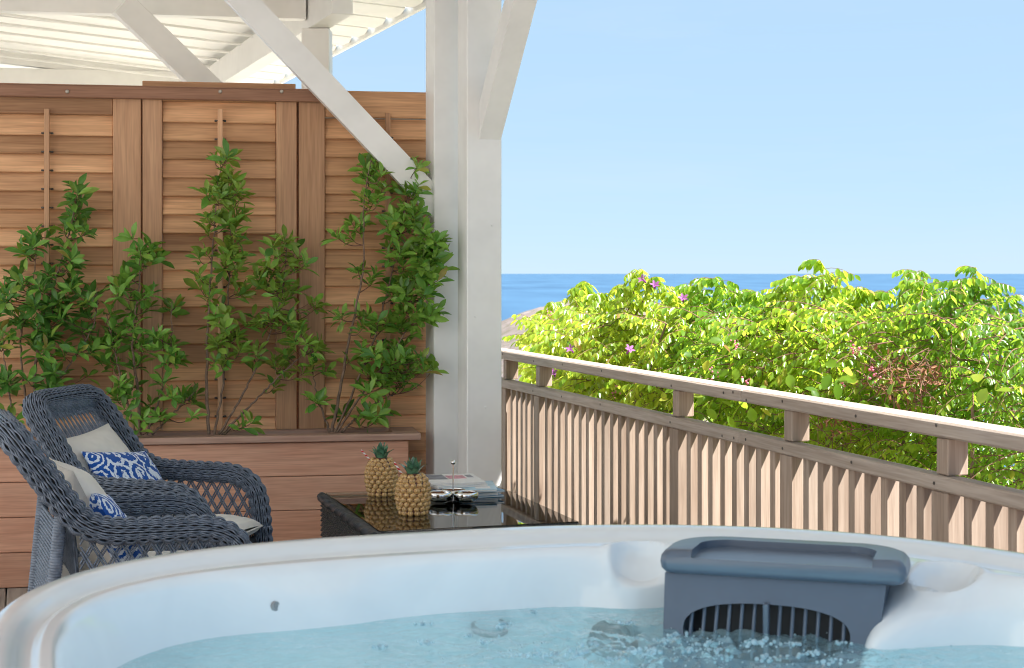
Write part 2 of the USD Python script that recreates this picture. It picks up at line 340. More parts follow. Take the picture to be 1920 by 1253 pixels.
look('pineapple_scale', {'g': ('geometry', {}), 'r': ('rgb_ramp', {'ramp': [(0, (.58, .37, .15)), (.5, (.68, .47, .21)), (1, (.62, .42, .30))]}),
                         'tc': ('texture_coordinate', {}), 'n': ('noise_texture', {'scale': 160.0, 'detail': 2.0}), 'nr': ('rgb_ramp', {'ramp': [(.35, (.62, .5, .42)), (.6, (1.1, 1.1, 1.1))]}),
                         'm': ('mix', {'mix_type': 'multiply', 'fac': 1.0}), 'p': ('principled_bsdf', {'roughness': .28, 'specular_ior_level': .5, 'coat_weight': .3})},
     [('g.random_per_island', 'r.fac'), ('tc.object', 'n.vector'), ('n.fac', 'nr.fac'), ('r.color', 'm.color1'), ('nr.color', 'm.color2'), ('m.color', 'p.base_color')])
plain('pineapple_groove', (.10, .035, .025), rough=.35, vary=.2, scale=50)
plain('pineapple_leaf', (.075, .18, .10), rough=.25, vary=.35, scale=60, coat_weight=.4)
look('straw', {'tc': ('texture_coordinate', {}), 'sx': ('separate_xyz', {}), 'at': ('math', {'math_type': 'arctan2'}), 'k': ('math', {'math_type': 'multiply_add', 'value2': .1592}),
               'kz': ('math', {'math_type': 'multiply', 'value2': 45.0}), 'fr': ('math', {'math_type': 'fraction'}), 'r': ('rgb_ramp', {'ramp': [(.499, (.82, .80, .78)), (.501, (.62, .02, .03))], 'interpolate': False}),
               'p': ('principled_bsdf', {'roughness': .6})},
     [('tc.object', 'sx.vector'), ('sx.y', 'at.value1'), ('sx.x', 'at.value2'), ('sx.z', 'kz.value1'), ('at.value', 'k.value1'), ('kz.value', 'k.value3'), ('k.value', 'fr.value1'), ('fr.value', 'r.fac'), ('r.color', 'p.base_color')])
plain('paper', (.78, .76, .74), rough=.5, vary=.04)
plain('blue_paper', (.10, .32, .52), rough=.35, vary=.12, scale=12)
plain('pale_blue_paper', (.42, .62, .74), rough=.35, vary=.12, scale=12)
plain('grey_paper', (.20, .20, .24), rough=.35, vary=.3, scale=18)
plain('pink_paper', (.60, .22, .28), rough=.35, vary=.35, scale=30)
rng = np.random.default_rng(7)
# ------------------------------------------------------------------ the setting: sea, headland, decks
def ring_disc(radii, zf, n=96):
    a = np.arange(n) / n * 2 * np.pi
    V = [[0, 0, zf(0, 0)]]
    for r in radii:
        V += [[r * math.sin(t), r * math.cos(t), zf(r, t)] for t in a]
    F = [[0, 1 + (j + 1) % n, 1 + j] for j in range(n)]
    for k in range(len(radii) - 1):
        for j in range(n):
            a0, a1, b0, b1 = 1 + k * n + j, 1 + k * n + (j + 1) % n, 1 + (k + 1) * n + j, 1 + (k + 1) * n + (j + 1) % n
            F += [[a0, a1, b1], [a0, b1, b0]]
    return np.array(V, float), np.array(F)
SEA_Z = -140.0
single('sea', ring_disc([300, 1000, 4000, 15000, 60000, 250000], lambda r, t: SEA_Z), 'sea_look', kind='structure')

az = np.concatenate([np.linspace(-12, 20, 129), np.linspace(22, 346, 82)])
az = np.radians(np.unique(np.mod(az, 360)))
rad = np.concatenate([[0.5], np.geomspace(9, 1500, 90)])
def ground_z(r, t):
    t = np.degrees((t + np.pi) % (2 * np.pi) - np.pi)
    sea_side = 1 / (1 + np.exp(-(np.minimum(t + 55, 125 - t)) / 8))            # the slope faces the sea
    base = -1.0 - 0.26 * np.maximum(r - 12, 0) * sea_side + 0.10 * np.maximum(r - 25, 0) * (1 - sea_side)
    spine = np.interp(r, [0, 30, 120, 250, 420, 600, 760, 900, 1000, 1200], [-1.5, -4, -9.5, -14, -18, -19, -13.5, -15, -40, -170])
    c = 3.4 + .8 * np.sin(r / 180.0)
    w = np.interp(r, [0, 200, 600, 800, 1500], [10, 8, 6, 5.3, 4.5])
    ridge = spine - (3 + r * .0125) * np.abs((t - 4.2) / 5.0) ** 3 - np.where(np.abs(t - 4.2) > 12, 500, 0)
    return np.maximum(base, ridge)
R_, T_ = np.meshgrid(rad, az, indexing='ij')
Z_ = ground_z(R_, T_)
XY = np.stack([R_ * np.sin(T_), R_ * np.cos(T_), np.zeros_like(R_)], -1)
Z_ = Z_ + (meshkit.fbm(XY / 60.0, 5, 3) - .5) * np.clip((R_ - 15) / 100, 0, 1) * 7 + (meshkit.fbm(XY / 14.0, 4, 5) - .5) * np.clip((R_ - 15) / 100, 0, 1) * 2.4
Z_ = np.where(R_ < 14, np.minimum(Z_, -0.9), Z_)
V = np.stack([XY[..., 0], XY[..., 1], Z_], -1).reshape(-1, 3)
n, m = len(rad), len(az)
i, j = np.meshgrid(np.arange(n - 1), np.arange(m), indexing='ij')
q = np.stack([i * m + j, (i + 1) * m + j, (i + 1) * m + (j + 1) % m, i * m + (j + 1) % m], -1).reshape(-1, 4)
single('hillside', (V, np.vstack([q[:, [0, 2, 1]], q[:, [0, 3, 2]]])), 'hill_look', kind='structure', smooth=True)

deck = Thing('deck', None, None, (-1.0, 3.0, -0.25), 'uv', kind='structure')
deck.part('platform', cbox((-4.2, -5.0, -1.6), (2.56, 8.35, -0.034), .005), 'plaster')
u = -4.2
while u < 2.54:
    deck.part('plank', cbox((u, -5.0, -0.032), (min(u + .142, 2.56), 8.35, 0.0), .003), 'deck_wood')
    u += .148
single('neighbour_terrace', moved(cbox((-6.5, .12, -1.4), (3.0, 12.0, -.02), .01), (F0[0], F0[1], 0), A_F), 'stone_floor', kind='structure')

# ------------------------------------------------------------------ white double post with braces, carrying the roof over the deck
pf = Thing('porch_frame', 'white painted double timber post with two diagonal braces where wood screen meets railing', 'post', (1.9, 6.85, 0), 'uv')
pf.part('post', cbox((1.962, 7.088, 0), (2.128, 7.254, 2.984), .004), 'white_paint')
pf.part('post', cbox((1.866, 7.327, 0), (2.030, 7.49, 2.984), .004), 'white_paint')
def slant(x0, z0, x1, z1, thick, depth0, depth1, axis):
    """a brace as a prism: parallelogram in the (axis, z) plane with plumb ends"""
    pts = [(x0, z0), (x1, z1), (x1, z1 + thick), (x0, z0 + thick)]
    P = m3.CrossSection([np.array(pts if x1 > x0 else pts[::-1])]).extrude(depth1 - depth0)
    v, f = vf(P)
    return (np.stack([v[:, 0], depth0 + v[:, 2], v[:, 1]], 1), f[:, ::-1]) if axis == 'u' else (np.stack([depth0 + v[:, 2], v[:, 0], v[:, 1]], 1), f)
def f2uv(v):                              # screen frame -> railing frame
    w = np.array([[math.cos(A_F), -math.sin(A_F)], [math.sin(A_F), math.cos(A_F)]]) @ v[:, :2].T
    w = w.T + F0
    c, s_ = math.cos(A_UV), math.sin(A_UV)
    return np.stack([c * w[:, 0] + s_ * w[:, 1], -s_ * w[:, 0] + c * w[:, 1], v[:, 2]], 1)
sb0 = to_frame((-.375, 7.625, 0), 'fence')
bv, bf = slant(sb0[0] + .012, 1.640, sb0[0] - 1.27, 2.975, .172, sb0[1] - .045, sb0[1] + .03, 'u')
pf.part('brace', (f2uv(bv), bf), 'white_paint')
pf.part('brace', slant(7.0885, 2.015, 6.14, 2.985, .165, 2.020, 2.124, 'v'), 'white_paint')
bv, bf = cbox((-1.3, sb0[1] - .06, 2.985), (sb0[0] + .5, sb0[1] + .08, 3.16), .004)
pf.part('beam', (f2uv(bv), bf), 'white_paint')
pf.part('beam', cbox((1.99, 1.5, 2.985), (2.13, 7.1, 3.16), .004), 'white_paint')
pf.part('roof_panel', cbox((-1.35, 1.2, 3.17), (3.475, 8.15, 3.23), .004), 'white_paint')
# bolt heads on the posts
RY = np.array([[1, 0, 0], [0, 0, -1], [0, 1, 0]])
for uz in ((2.05, .78), (2.08, 1.62), (2.0, 1.2)):
    pf.part('screw', moved(revolve([(0, .002), (.004, .0015), (.005, 0)], 10), (uz[0], 7.0865, uz[1]), R=RY), 'white_paint')

# ------------------------------------------------------------------ the villa along the left of the deck
vw = Thing('villa_wall', 'white plastered villa wall along the left side of the deck', 'wall', (-2.2, 1, 0), 'uv')
vw.part('wall', cbox((-3.7, -6.0, -1.0), (-3.4, 7.6, 3.9), .01), 'villa_plaster')

# ------------------------------------------------------------------ slatted railing
rl = Thing('slatted_railing', 'silvered timber deck railing with close upright slats, running right from the white post', 'railing', (2.33, 5.0, 0), 'uv')
VJ = to_frame(at_z(1345, 731, 1.013), 'uv')[1]      # the joint in both rails
Vs, Ve = 2.2, 8.0
RS = 1.047
_put = rl.part
def railed(name, mesh, mat, **kw):
    v, f = vf(mesh)
    v = v * RS + np.array([0, 0, EYE * (1 - RS)])
    v[:, 2] = np.maximum(v[:, 2], .003)
    return _put(name, (v, f), mat, **kw)
rl.part = railed
for a_, b_ in ((Vs, VJ - .0015), (VJ + .0015, Ve)):
    rl.part('handrail', cbox((2.2925, a_, .970), (2.385, b_, 1.013), .006), 'railing_wood_along')
    rl.part('lower_rail', cbox((2.285, a_, .831), (2.338, b_, .871), .005), 'railing_wood_along')
    rl.part('bottom_rail', cbox((2.29, a_, .075), (2.39, b_, .118), .005), 'railing_wood_along')
posts_v = [7.58, 7.051, 5.414, 4.514, 3.636, 2.75]
for v_ in posts_v:
    rl.part('railing_post', cbox((2.300, v_, .873), (2.362, v_ + .055, .968), .003), 'railing_wood_up')
    rl.part('railing_post', cbox((2.292, v_ - .012, .122), (2.362, v_ + .068, .829), .003), 'railing_wood_up')
edges = posts_v + [2.25]
for a_, b_, k in ((8.0, 7.58, 4), (7.58, 7.051, 5), (7.051, 5.414, 16), (5.414, 4.514, 8), (4.514, 3.636, 8), (3.636, 2.75, 8), (2.75, 2.2, 5)):
    gap0 = b_ + .068; span = a_ - .012 - gap0
    p_ = span / (k + .55)
    for s_ in range(k):
        v0 = gap0 + p_ * (s_ + .58)
        j = rng.normal(0, .0015)
        rl.part('slat', cbox((2.303 + j, v0, .122), (2.360 + j, v0 + p_ * .37, .829), .002), 'railing_wood_up')
for v_ in (7.62, 7.1, 5.46, VJ + .05, VJ - .05, 4.55, 3.68, 5.0, 4.1, 6.2, 6.7):
    for z_, u_ in ((.992, 2.2915), (.852, 2.284)):
        rl.part('screw', moved(revolve([(0, .0015), (.0045, .001), (.005, 0)], 8), (u_, v_ + rng.normal(0, .01), z_ + rng.normal(0, .006)), R=np.array([[0, 0, -1], [0, 1, 0], [1, 0, 0]])), 'dark_steel')

# ------------------------------------------------------------------ louvred timber screen
def fx(px, off=0.0):                     # position along the screen seen at a picture column, for a plane 'off' in front of it
    r = (px - 960) / 3000
    o = F0 + rot2((0, off), A_F)
    return (r * o[1] - o[0]) / (math.cos(A_F) - r * math.sin(A_F))
def fz(px, py, off=0.0):
    s = fx(px, off)
    Y = F0[1] + s * math.sin(A_F) + off * math.cos(A_F)
    return EYE - (py - 512) / 3000 * Y

def louver_panel(px0, pxa, pxb, px1, label, top, ztop_rail, pitch, rod_px, ztop_rod, first, left_stile=True, right_stile=True, wire=False):
    s0, sa, sb, s1 = fx(px0), fx(pxa), fx(pxb), fx(px1)
    t = Thing('louvered_panel', label, 'screen panel', ((s0 + s1) / 2, .02, 0), 'fence')
    zb = .10
    if left_stile: t.part('stile', cbox((s0 + .0025, -.028, zb), (sa - .001, .03, top), .003), 'screen_wood_up')
    if right_stile: t.part('stile', cbox((sb + .001, -.026, zb), (s1 - .0025, .03, top), .003), 'screen_wood_up')
    t.part('top_rail', cbox((sa, -.022, ztop_rail), (sb, .028, top - .002), .003), 'screen_wood_along')
    t.part('bottom_rail', cbox((sa, -.022, zb), (sb, .028, zb + .08), .003), 'screen_wood_along')
    z = first
    zs = []
    while z - pitch > zb + .07:
        zs.append(z)
        w, th, tilt = pitch * 1.2, .013, math.radians(18) + rng.normal(0, math.radians(1.5))
        v, f = cbox((sa - .0005, -th / 2, -w / 2), (sb + .0005, th / 2, w / 2), .0055)
        c, s_ = math.cos(tilt), math.sin(tilt)
        y, zz = v[:, 1].copy(), v[:, 2].copy()
        v[:, 1] = y * c + zz * s_; v[:, 2] = -y * s_ + zz * c                     # the lower edge leans out
        v += np.array([0, .004, z - pitch / 2])
        t.part('louver', (v, f), 'screen_wood_along')
        z -= pitch
    sr = fx(rod_px, -.04)
    t.part('tilt_rod', cbox((sr - .012, -.052, zs[-1] - pitch), (sr + .012, -.036, ztop_rod), .002), 'screen_wood_up')
    st = [tube([(sr + d * .011, -.05, z - pitch * .98), (sr + d * .02, -.044, z - pitch * .99), (sr + d * .017, -.02, z - pitch * .97)], .0032, 5) for z in zs for d in (-1, 1)]
    st += [cbox((sr + d * .021 - .006, -.035, z - pitch * 1.03), (sr + d * .021 + .006, -.012, z - pitch * .93), .002) for z in zs for d in (-1, 1)]
    t.part('staples', join(st), 'dark_steel', kind='stuff')
    if wire:
        t.part('pivot_wire', tube([(sa, -.026, ztop_rail - .006), (sb, -.026, ztop_rail - .006)], .003, 6), 'steel')
    return t
PZ = 2.27
louver_panel(-90, -36, 212, 266, 'left wooden louvred panel behind the wicker chairs, its tilt rod nearest the left edge', 2.24, fz(100, 215), .0863, 88, fz(88, 206), fz(100, 217))
p2 = louver_panel(267, 305, 517, 557, 'middle wooden louvred panel with a raised top board, behind the tallest planted shrub', fz(410, 187.5), fz(410, 192), .0872, 413, fz(413, 206), fz(410, 194))
p2.part('raised_board', cbox((fx(266), .034, 2.1), (fx(555), .06, fz(410, 153)), .003), 'screen_wood_along')
p3 = louver_panel(559, 609, 802, 812, 'right wooden louvred panel beside the white post, thin steel wire under its top board', fz(700, 171.5), fz(700, 221.5), .0885, 727, fz(727, 214), fz(700, 225), right_stile=False, wire=True)
rb = Thing('screen_rail', 'dark brown timber rail running along the top of the wooden louvred panels', 'rail', (fx(260), -.03, 2.2), 'fence')
rb.part('rail_board', cbox((fx(-120), -.058, fz(0, 181.4, -.04)), (fx(604, -.04), -.03, fz(0, 158.5, -.04)), .004), 'screen_rail_wood')
rb.part('cap_strip', cbox((fx(-120), -.050, fz(0, 158.5, -.04) + .001), (fx(604, -.04), .03, fz(0, 156.8, -.04) + .002), .002), 'screen_rail_wood')
for px in (126, 413, 528):
    s = fx(px, -.058)
    rb.part('bolt', moved(revolve([(0, .005), (.006, .005), (.009, .002), (.009, 0)], 12), (s, -.0585, fz(px, 172, -.058)), R=np.array([[1, 0, 0], [0, 0, -1], [0, 1, 0]])), 'steel')
# dark backing posts that close the joints
for px in (266.5, 558):
    rb.part('backing_post', cbox((fx(px) - .04, .062, 0), (fx(px) + .04, .10, 2.262), .003), 'screen_rail_wood')

# ------------------------------------------------------------------ planter
pl = Thing('planter', 'long reddish timber planter box of stacked boards holding the leafy shrubs, below the louvred panels', 'planter', (.6, -.19, 0), 'fence')
PL0, PL1, PY0, PY1 = -1.2, 1.864, -.333, -.045
for k in range(4):
    pl.part('board', cbox((PL0, PY0, .003 + k * .156), (PL1 - .002 * (k % 2), PY0 + .024, .003 + k * .156 + .153), .003), 'planter_wood')
    pl.part('end_board', cbox((PL1 - .024, PY0 + .025, .003 + k * .156), (PL1 - .001, PY1, .003 + k * .156 + .153), .003), 'planter_wood')
    pl.part('rear_board', cbox((PL0, PY1 - .024, .003 + k * .156), (PL1 - .026, PY1, .003 + k * .156 + .153), .003), 'planter_wood')
LZ = .629
pl.part('lip_board', cbox((PL0, PY0 - .028, LZ), (PL1 + .054, PY0 + .055, LZ + .03), .003), 'planter_lip_wood')
pl.part('lip_board', cbox((PL0, PY1 - .05, LZ), (PL1 + .054, PY1 + .012, LZ + .03), .003), 'planter_lip_wood')
pl.part('lip_board', cbox((PL1 - .07, PY0 + .0555, LZ + .0005), (PL1 + .053, PY1 - .0505, LZ + .0305), .003), 'planter_lip_wood')
g = np.stack(np.meshgrid(np.linspace(PL0, PL1 - .03, 120), np.linspace(PY0 + .026, PY1 - .026, 14), indexing='ij'), -1)
zz = .585 + (meshkit.fbm(np.concatenate([g * 14, np.zeros((*g.shape[:2], 1))], -1), 4, 2) - .5) * .05
V = np.concatenate([g, zz[..., None]], -1).reshape(-1, 3)
i, j = np.meshgrid(np.arange(119), np.arange(13), indexing='ij')
q = np.stack([i * 14 + j, (i + 1) * 14 + j, (i + 1) * 14 + j + 1, i * 14 + j + 1], -1).reshape(-1, 4)
pl.part('soil', (V, q), 'soil', kind='stuff', smooth=True)

# ------------------------------------------------------------------ the neighbour's white pavilion behind the screen
pv = Thing('pavilion', 'white painted timber pavilion roof with post and braces behind the louvred screen', 'pavilion', (-1.0, 8.5, 0), 'world')
ev = np.array([-.345, .939, 0.0]); ev /= np.linalg.norm(ev)           # along the eave
eb = np.array([math.cos(A_F), math.sin(A_F), 0])                      # along the front beam
E0 = np.array([-.86, 8.1, 0])
zv = np.array([0, 0, 1.0])
pv.part('plate_beam', bar(E0 + zv * 2.80, E0 + ev * 6.2 + zv * 2.80, .112, .18), 'pavilion_paint')
PB = E0 + ev * .55
pv.part('post', cbox(PB + (-.075, -.075, -.02), PB + (.075, .075, 2.708), .004), 'pavilion_paint')
PB2 = E0 + ev * 4.6
pv.part('post', cbox(PB2 + (-.075, -.075, -.02), PB2 + (.075, .075, 2.708), .004), 'pavilion_paint')
pv.part('front_beam', bar(PB - eb * .06 + zv * 2.86, PB - eb * 4.6 + zv * 2.86, .09, .2), 'pavilion_paint')
br0 = at(585, 352, PB[1] - .02); br1 = at(228, 8, 8.17)
pv.part('brace', bar(br0, br1, .07, .15, up=(0, -1, 0)) if False else bar(br0, br1, .07, .13), 'pavilion_paint')
# eave-side braces, bolted, and far frame
q0 = E0 + ev * 2.2 + zv * 2.0; q1 = E0 + ev * 3.5 + zv * 2.70
pv.part('brace', bar(q0 + np.array([-.02, 0, 0]), q1 + np.array([-.02, 0, 0]), .07, .11), 'pavilion_paint')
farv = 4.6
fb = E0 + ev * farv
pv.part('tie_beam', bar(fb - eb * .06 + zv * 2.86, fb - eb * 5.2 + zv * 2.86, .09, .19), 'pavilion_paint')
def roof_z(s, z0=2.925, k=.094):         # s: distance leftwards from the eave
    return z0 + k * s
pv.part('rafter', bar(fb - eb * .0 + zv * (roof_z(0) - .005), fb - eb * 5.2 + zv * (roof_z(5.2) - .005), .07, .13), 'pavilion_paint')
across = -eb
for k in range(17):
    d0 = -.75 + k * .40
    for_ = E0 + ev * d0
    a0 = for_ - across * .60 + zv * roof_z(-.60, 2.955); a1 = for_ + across * 5.4 + zv * roof_z(5.4, 2.955)
    pv.part('ceiling_board', bar(a0 + ev * .20, a1 + ev * .20, .388, .022), 'pavilion_paint')
    pv.part('batten', bar(a0 + zv * -.0195 + across * .62, a1 + zv * -.0195, .022, .016), 'pavilion_paint')
pv.part('fascia', bar(E0 + eb * .615 + ev * -.6 + zv * 2.905, E0 + eb * .615 + ev * 6.2 + zv * 2.905, .025, .085), 'pavilion_paint')
pv.part('roof_cover', bar(E0 + across * 2.62 + ev * -.9 + zv * (roof_z(2.62) + .075), E0 + across * 2.62 + ev * 6.0 + zv * (roof_z(2.62) + .075), 5.5, .03, up=np.array([0, 0, 1]) + eb * .094), 'roof_shingle')
for k in range(5):
    b_ = E0 + ev * (2.3 + k * .27) + zv * (2.08 + k * .145) + np.array([.025, -.02, 0])
    pv.part('bolt', moved(trimesh.creation.icosphere(1, .012), b_), 'steel')
# ------------------------------------------------------------------ hot tub
TC = np.array([.95, 2.315])
TH = np.linspace(0, 2 * np.pi, 720, endpoint=False)
def contour(aL, aR, b, nL, nR, lobes=0.0):
    c, s = np.cos(TH), np.sin(TH)
    k = np.clip((c + .35) / .7, 0, 1); k = k * k * (3 - 2 * k)
    n = nL * (1 - k) + nR * k
    a = aL * (1 - k) + aR * k
    r = ((np.abs(c) / a) ** n + (np.abs(s) / b) ** n) ** (-1 / n)
    if lobes:
        d = np.degrees(TH)
        w = lambda c0, wd: np.exp(-(((d - c0 + 180) % 360 - 180) / wd) ** 2)
        r = r * (1 - lobes * (.045 * w(72, 7) + .30 * w(26.5, 8) + .05 * w(118, 10) + .07 * w(215, 12) + .07 * w(300, 12)))
    return np.stack([TC[0] + r * c, TC[1] + r * s], 1)
#        aL    aR    b    nL   nR   z   lobes
rings = [(.965, .965, .965, 3.0, 2.3, .06, 0), (.970, .970, .970, 3.0, 2.3, .40, 0), (.972, .972, .972, 3.0, 2.25, .775, 0), (.985, .985, .985, 3.0, 2.2, .785, 0),
         (1.010, 1.010, 1.012, 3.0, 2.2, .795, 0), (1.021, 1.021, 1.021, 3.0, 2.2, .815, 0), (1.017, 1.017, 1.018, 3.0, 2.2, .836, 0), (1.003, 1.003, 1.005, 3.0, 2.2, .848, 0),
         (.985, .980, .975, 3.0, 2.2, .850, 0), (.968, .955, .94, 3.1, 2.2, .845, 0), (.952, .935, .905, 3.2, 2.15, .832, 0), (.938, .915, .875, 3.3, 2.1, .828, .02),
         (.922, .90, .845, 3.4, 2.1, .834, .05), (.908, .885, .82, 3.5, 2.05, .834, .12), (.894, .872, .803, 3.55, 2.0, .822, .25), (.882, .862, .793, 3.6, 2.0, .80, .45),
         (.868, .852, .786, 3.6, 2.0, .765, .8), (.850, .842, .778, 3.6, 2.0, .72, 1.0), (.82, .82, .755, 3.5, 2.0, .62, 1.1), (.78, .78, .72, 3.4, 2.0, .50, 1.1),
         (.72, .72, .66, 3.2, 2.0, .435, 1.0), (.55, .55, .50, 2.6, 2.0, .42, .6), (.50, .50, .45, 2.4, 2.0, .40, .3), (.46, .46, .42, 2.3, 2.0, .22, .1), (.30, .30, .28, 2.2, 2.0, .18, 0), (.02, .02, .02, 2, 2, .18, 0)]
from scipy.interpolate import PchipInterpolator
RA = np.array(rings); tt = np.arange(len(RA)); sub = np.linspace(0, len(RA) - 1, (len(RA) - 1) * 5 + 1)
RI = PchipInterpolator(tt, RA, axis=0)(sub)
TV = []
cups = [to_frame(at(1203, 1021, 3.285), 'uv')[:2], to_frame(at(1772, 1058, 3.045), 'uv')[:2]]
for rr in RI:
    C = contour(*rr[:5], rr[6])
    z = np.full(len(C), rr[5])
    for cu in cups:                       # two scooped resting dips in the rim
        dd = np.linalg.norm((C - cu), axis=1)
        if rr[5] > .76:
            z = z - .042 * np.clip(1 - (dd / .062) ** 2, 0, 1) ** .7 * np.clip((rr[5] - .76) / .05, 0, 1) + .006 * np.exp(-((dd - .068) / .012) ** 2)
    TV.append(np.column_stack([C, z]))
TV = np.array(TV); nr, nt = TV.shape[:2]
i, j = np.meshgrid(np.arange(nr - 1), np.arange(nt), indexing='ij')
q = np.stack([i * nt + j, i * nt + (j + 1) % nt, (i + 1) * nt + (j + 1) % nt, (i + 1) * nt + j], -1).reshape(-1, 4)
split = 15 * 0 + 10                      # rings up to here form the outer cabinet
qs = q.reshape(nr - 1, nt, 4)
tub = Thing('hot_tub', 'large white acrylic hot tub full of bubbling water in the foreground', 'hot tub', (TC[0], TC[1], 0), 'uv')
def sub_mesh(V, Q):
    used, inv = np.unique(Q, return_inverse=True)
    return V.reshape(-1, 3)[used], inv.reshape(Q.shape)
tub.part('cabinet', sub_mesh(TV, qs[:split].reshape(-1, 4)), 'planter_wood', smooth=40)
tub.part('shell', sub_mesh(TV, qs[split:].reshape(-1, 4)), 'shell', smooth=True)
# water
WZ = .72
ri = np.interp(WZ, RA[::-1][8:14][:, 5], np.arange(len(RA))[::-1][8:14])
WC = contour(.853, .846, .781, 3.6, 2.0, .98)
NRW = 120
sc = np.concatenate([np.linspace(.02, 1.0, NRW)])
P = TC + (WC - TC)[None] * sc[:, None, None]
P3 = np.concatenate([P, np.zeros((*P.shape[:2], 1))], -1)
wave = (meshkit.fbm(P3 * np.array([7.0, 9.0, 1]), 4, 11) - .5) * .013 + (meshkit.fbm(P3 * 26.0, 3, 12) - .5) * .006
jet = to_frame(at_z(1310, 1242, WZ), 'uv')[:2]
boil = np.exp(-(np.linalg.norm(P - jet, axis=-1) / .34) ** 2)
wave = wave + boil * (meshkit.fbm(P3 * 34.0, 3, 14) - .42) * .05
wave *= np.clip((1 - sc) / .08, .25, 1)[:, None]
WV = np.concatenate([P, (WZ + wave)[..., None]], -1)
i, j = np.meshgrid(np.arange(NRW - 1), np.arange(720), indexing='ij')
q = np.stack([i * 720 + j, (i + 1) * 720 + j, (i + 1) * 720 + (j + 1) % 720, i * 720 + (j + 1) % 720], -1).reshape(-1, 4)
fcut = at_z(1435, 1207, WZ)              # no water stands inside the skimmer's mouth
_fa, _fb = at_z(1235, 1030, .87), at_z(1700, 1055, .87)
_ft = (_fb - _fa)[:2] / np.linalg.norm((_fb - _fa)[:2]); _fo = ((_fa + _fb) / 2)[:2]
cw, sw = math.cos(A_UV), math.sin(A_UV)
wv = WV.reshape(-1, 3); wxy = np.stack([cw * wv[:, 0] - sw * wv[:, 1], sw * wv[:, 0] + cw * wv[:, 1]], 1) - _fo
lx = wxy @ _ft; ly = wxy @ np.array([-_ft[1], _ft[0]])
inside = (lx > -.20) & (lx < .165) & (ly > -.012)
q = q[~inside[q].all(1)]
tub.part('water', (WV.reshape(-1, 3), q), 'water', smooth=True)
# foam and bubbles
ico0, ico1 = trimesh.creation.icosphere(1), trimesh.creation.icosphere(2)
bub = []
frng = np.random.default_rng(21)
def water_z(p):
    k = np.argmin(((WV[..., :2].reshape(-1, 2) - p) ** 2).sum(1))
    return WV.reshape(-1, 3)[k, 2]
lumps = [(1268, 1190, 7), (1325, 1215, 12), (1290, 1226, 8), (1420, 1226, 13), (1355, 1238, 8), (1512, 1240, 9), (1560, 1248, 8), (1400, 1213, 6), (1230, 1200, 6), (1175, 1178, 5), (1575, 1212, 5),
         (790, 1176, 4), (945, 1172, 4), (1000, 1150, 3), (905, 1208, 5), (800, 1208, 5), (712, 1215, 5), (940, 1182, 5), (880, 1195, 3), (1260, 1206, 6), (1480, 1222, 6), (1340, 1228, 7), (1445, 1240, 9),
         (1180, 1222, 9), (1110, 1212, 8), (1080, 1232, 11), (1150, 1238, 10), (1215, 1235, 12), (1040, 1225, 8), (990, 1240, 10)]
for px, py, r in lumps:
    c = to_frame(at_z(px, py, WZ), 'uv')
    for k in range(int(3 + r * 1.6)):
        d = frng.normal(0, r * .0011, 2)
        rad = frng.uniform(.0012, .0034) * (1 + r * .03)
        bub.append(moved(ico0, (c[0] + d[0] * 1.5, c[1] + d[1], water_z(c[:2]) + rad * .2 + frng.uniform(0, r * .0006)), s=rad))
for k in range(520):
    d = frng.normal(0, 1, 2) * (.20, .13)
    p = jet + rot2((d[0], d[1] + .02), -.3) + np.array([-.05, .0])
    if frng.random() < .6:
        p = to_frame(at_z(frng.normal(1180, 150), frng.uniform(1195, 1262), WZ), 'uv')[:2]
    rad = frng.uniform(.0008, .0026)
    bub.append(moved(ico0 if k % 5 == 0 else trimesh.Trimesh([[1, 0, 0], [-1, 0, 0], [0, 1, 0], [0, -1, 0], [0, 0, 1], [0, 0, -1]], [[0, 2, 4], [2, 1, 4], [1, 3, 4], [3, 0, 4], [2, 0, 5], [1, 2, 5], [3, 1, 5], [0, 3, 5]]), (p[0], p[1], water_z(p) + rad * .2), s=rad))
tub.part('foam', join(bub), 'foam', kind='stuff', smooth=True)
# wall jets: a small steel fitting above the water, a grey grille and a pale jet below it
def on_wall(px, py, z):
    p = to_frame(at_z(px, py, z), 'uv'); return p
def wall_point(px, py):
    """where the sight line meets the tub shell"""
    o = np.array([0, 0, EYE]); d = at(px, py, 1.0) - o
    duv = np.array([*rot2(d[:2], -A_UV), d[2]])
    ts = np.linspace(2.0, 4.2, 1200)
    pts = o + ts[:, None] * duv
    V = TV[50:100].reshape(-1, 3)
    from scipy.spatial import cKDTree
    dist, idx = cKDTree(V).query(pts)
    k = np.argmin(dist)
    p = V[idx[k]]
    ang = p[:2] - TC; nrm = -ang / np.linalg.norm(ang)
    return p, nrm
def disc_on_wall(p, n2, prof, tilt=.0):
    y = np.array([n2[0], n2[1], tilt]); y /= np.linalg.norm(y)
    x = np.cross([0, 0, 1], y); x /= np.linalg.norm(x); z = np.cross(y, x)
    return moved(revolve(prof, 28), p, R=np.stack([x, z, y], 1))
p, n2 = wall_point(518, 1140)
tub.part('jet_fitting', disc_on_wall(p, n2, [(0, .003), (.003, .003), (.0045, .002), (.007, .003), (.009, .002), (.010, -.003)], .15), 'jet_grey', smooth=35)
p, n2 = wall_point(1147, 1168)
tub.part('jet_grille', disc_on_wall(p + np.array([n2[0], n2[1], 0]) * .03 + np.array([0, 0, -.012]), n2, [(0, .006), (.012, .006), (.02, .002), (.028, .008), (.036, .003), (.044, .007), (.052, -.02)], 2.6), 'jet_grey', smooth=35)
p, n2 = wall_point(912, 1163)
tub.part('jet_ring', disc_on_wall(p + np.array([n2[0], n2[1], 0]) * .02 + np.array([0, 0, -.01]), n2, [(.030, .002), (.034, .004), (.038, .0), (.037, -.01)], 5.0), 'jet_grey', smooth=35)

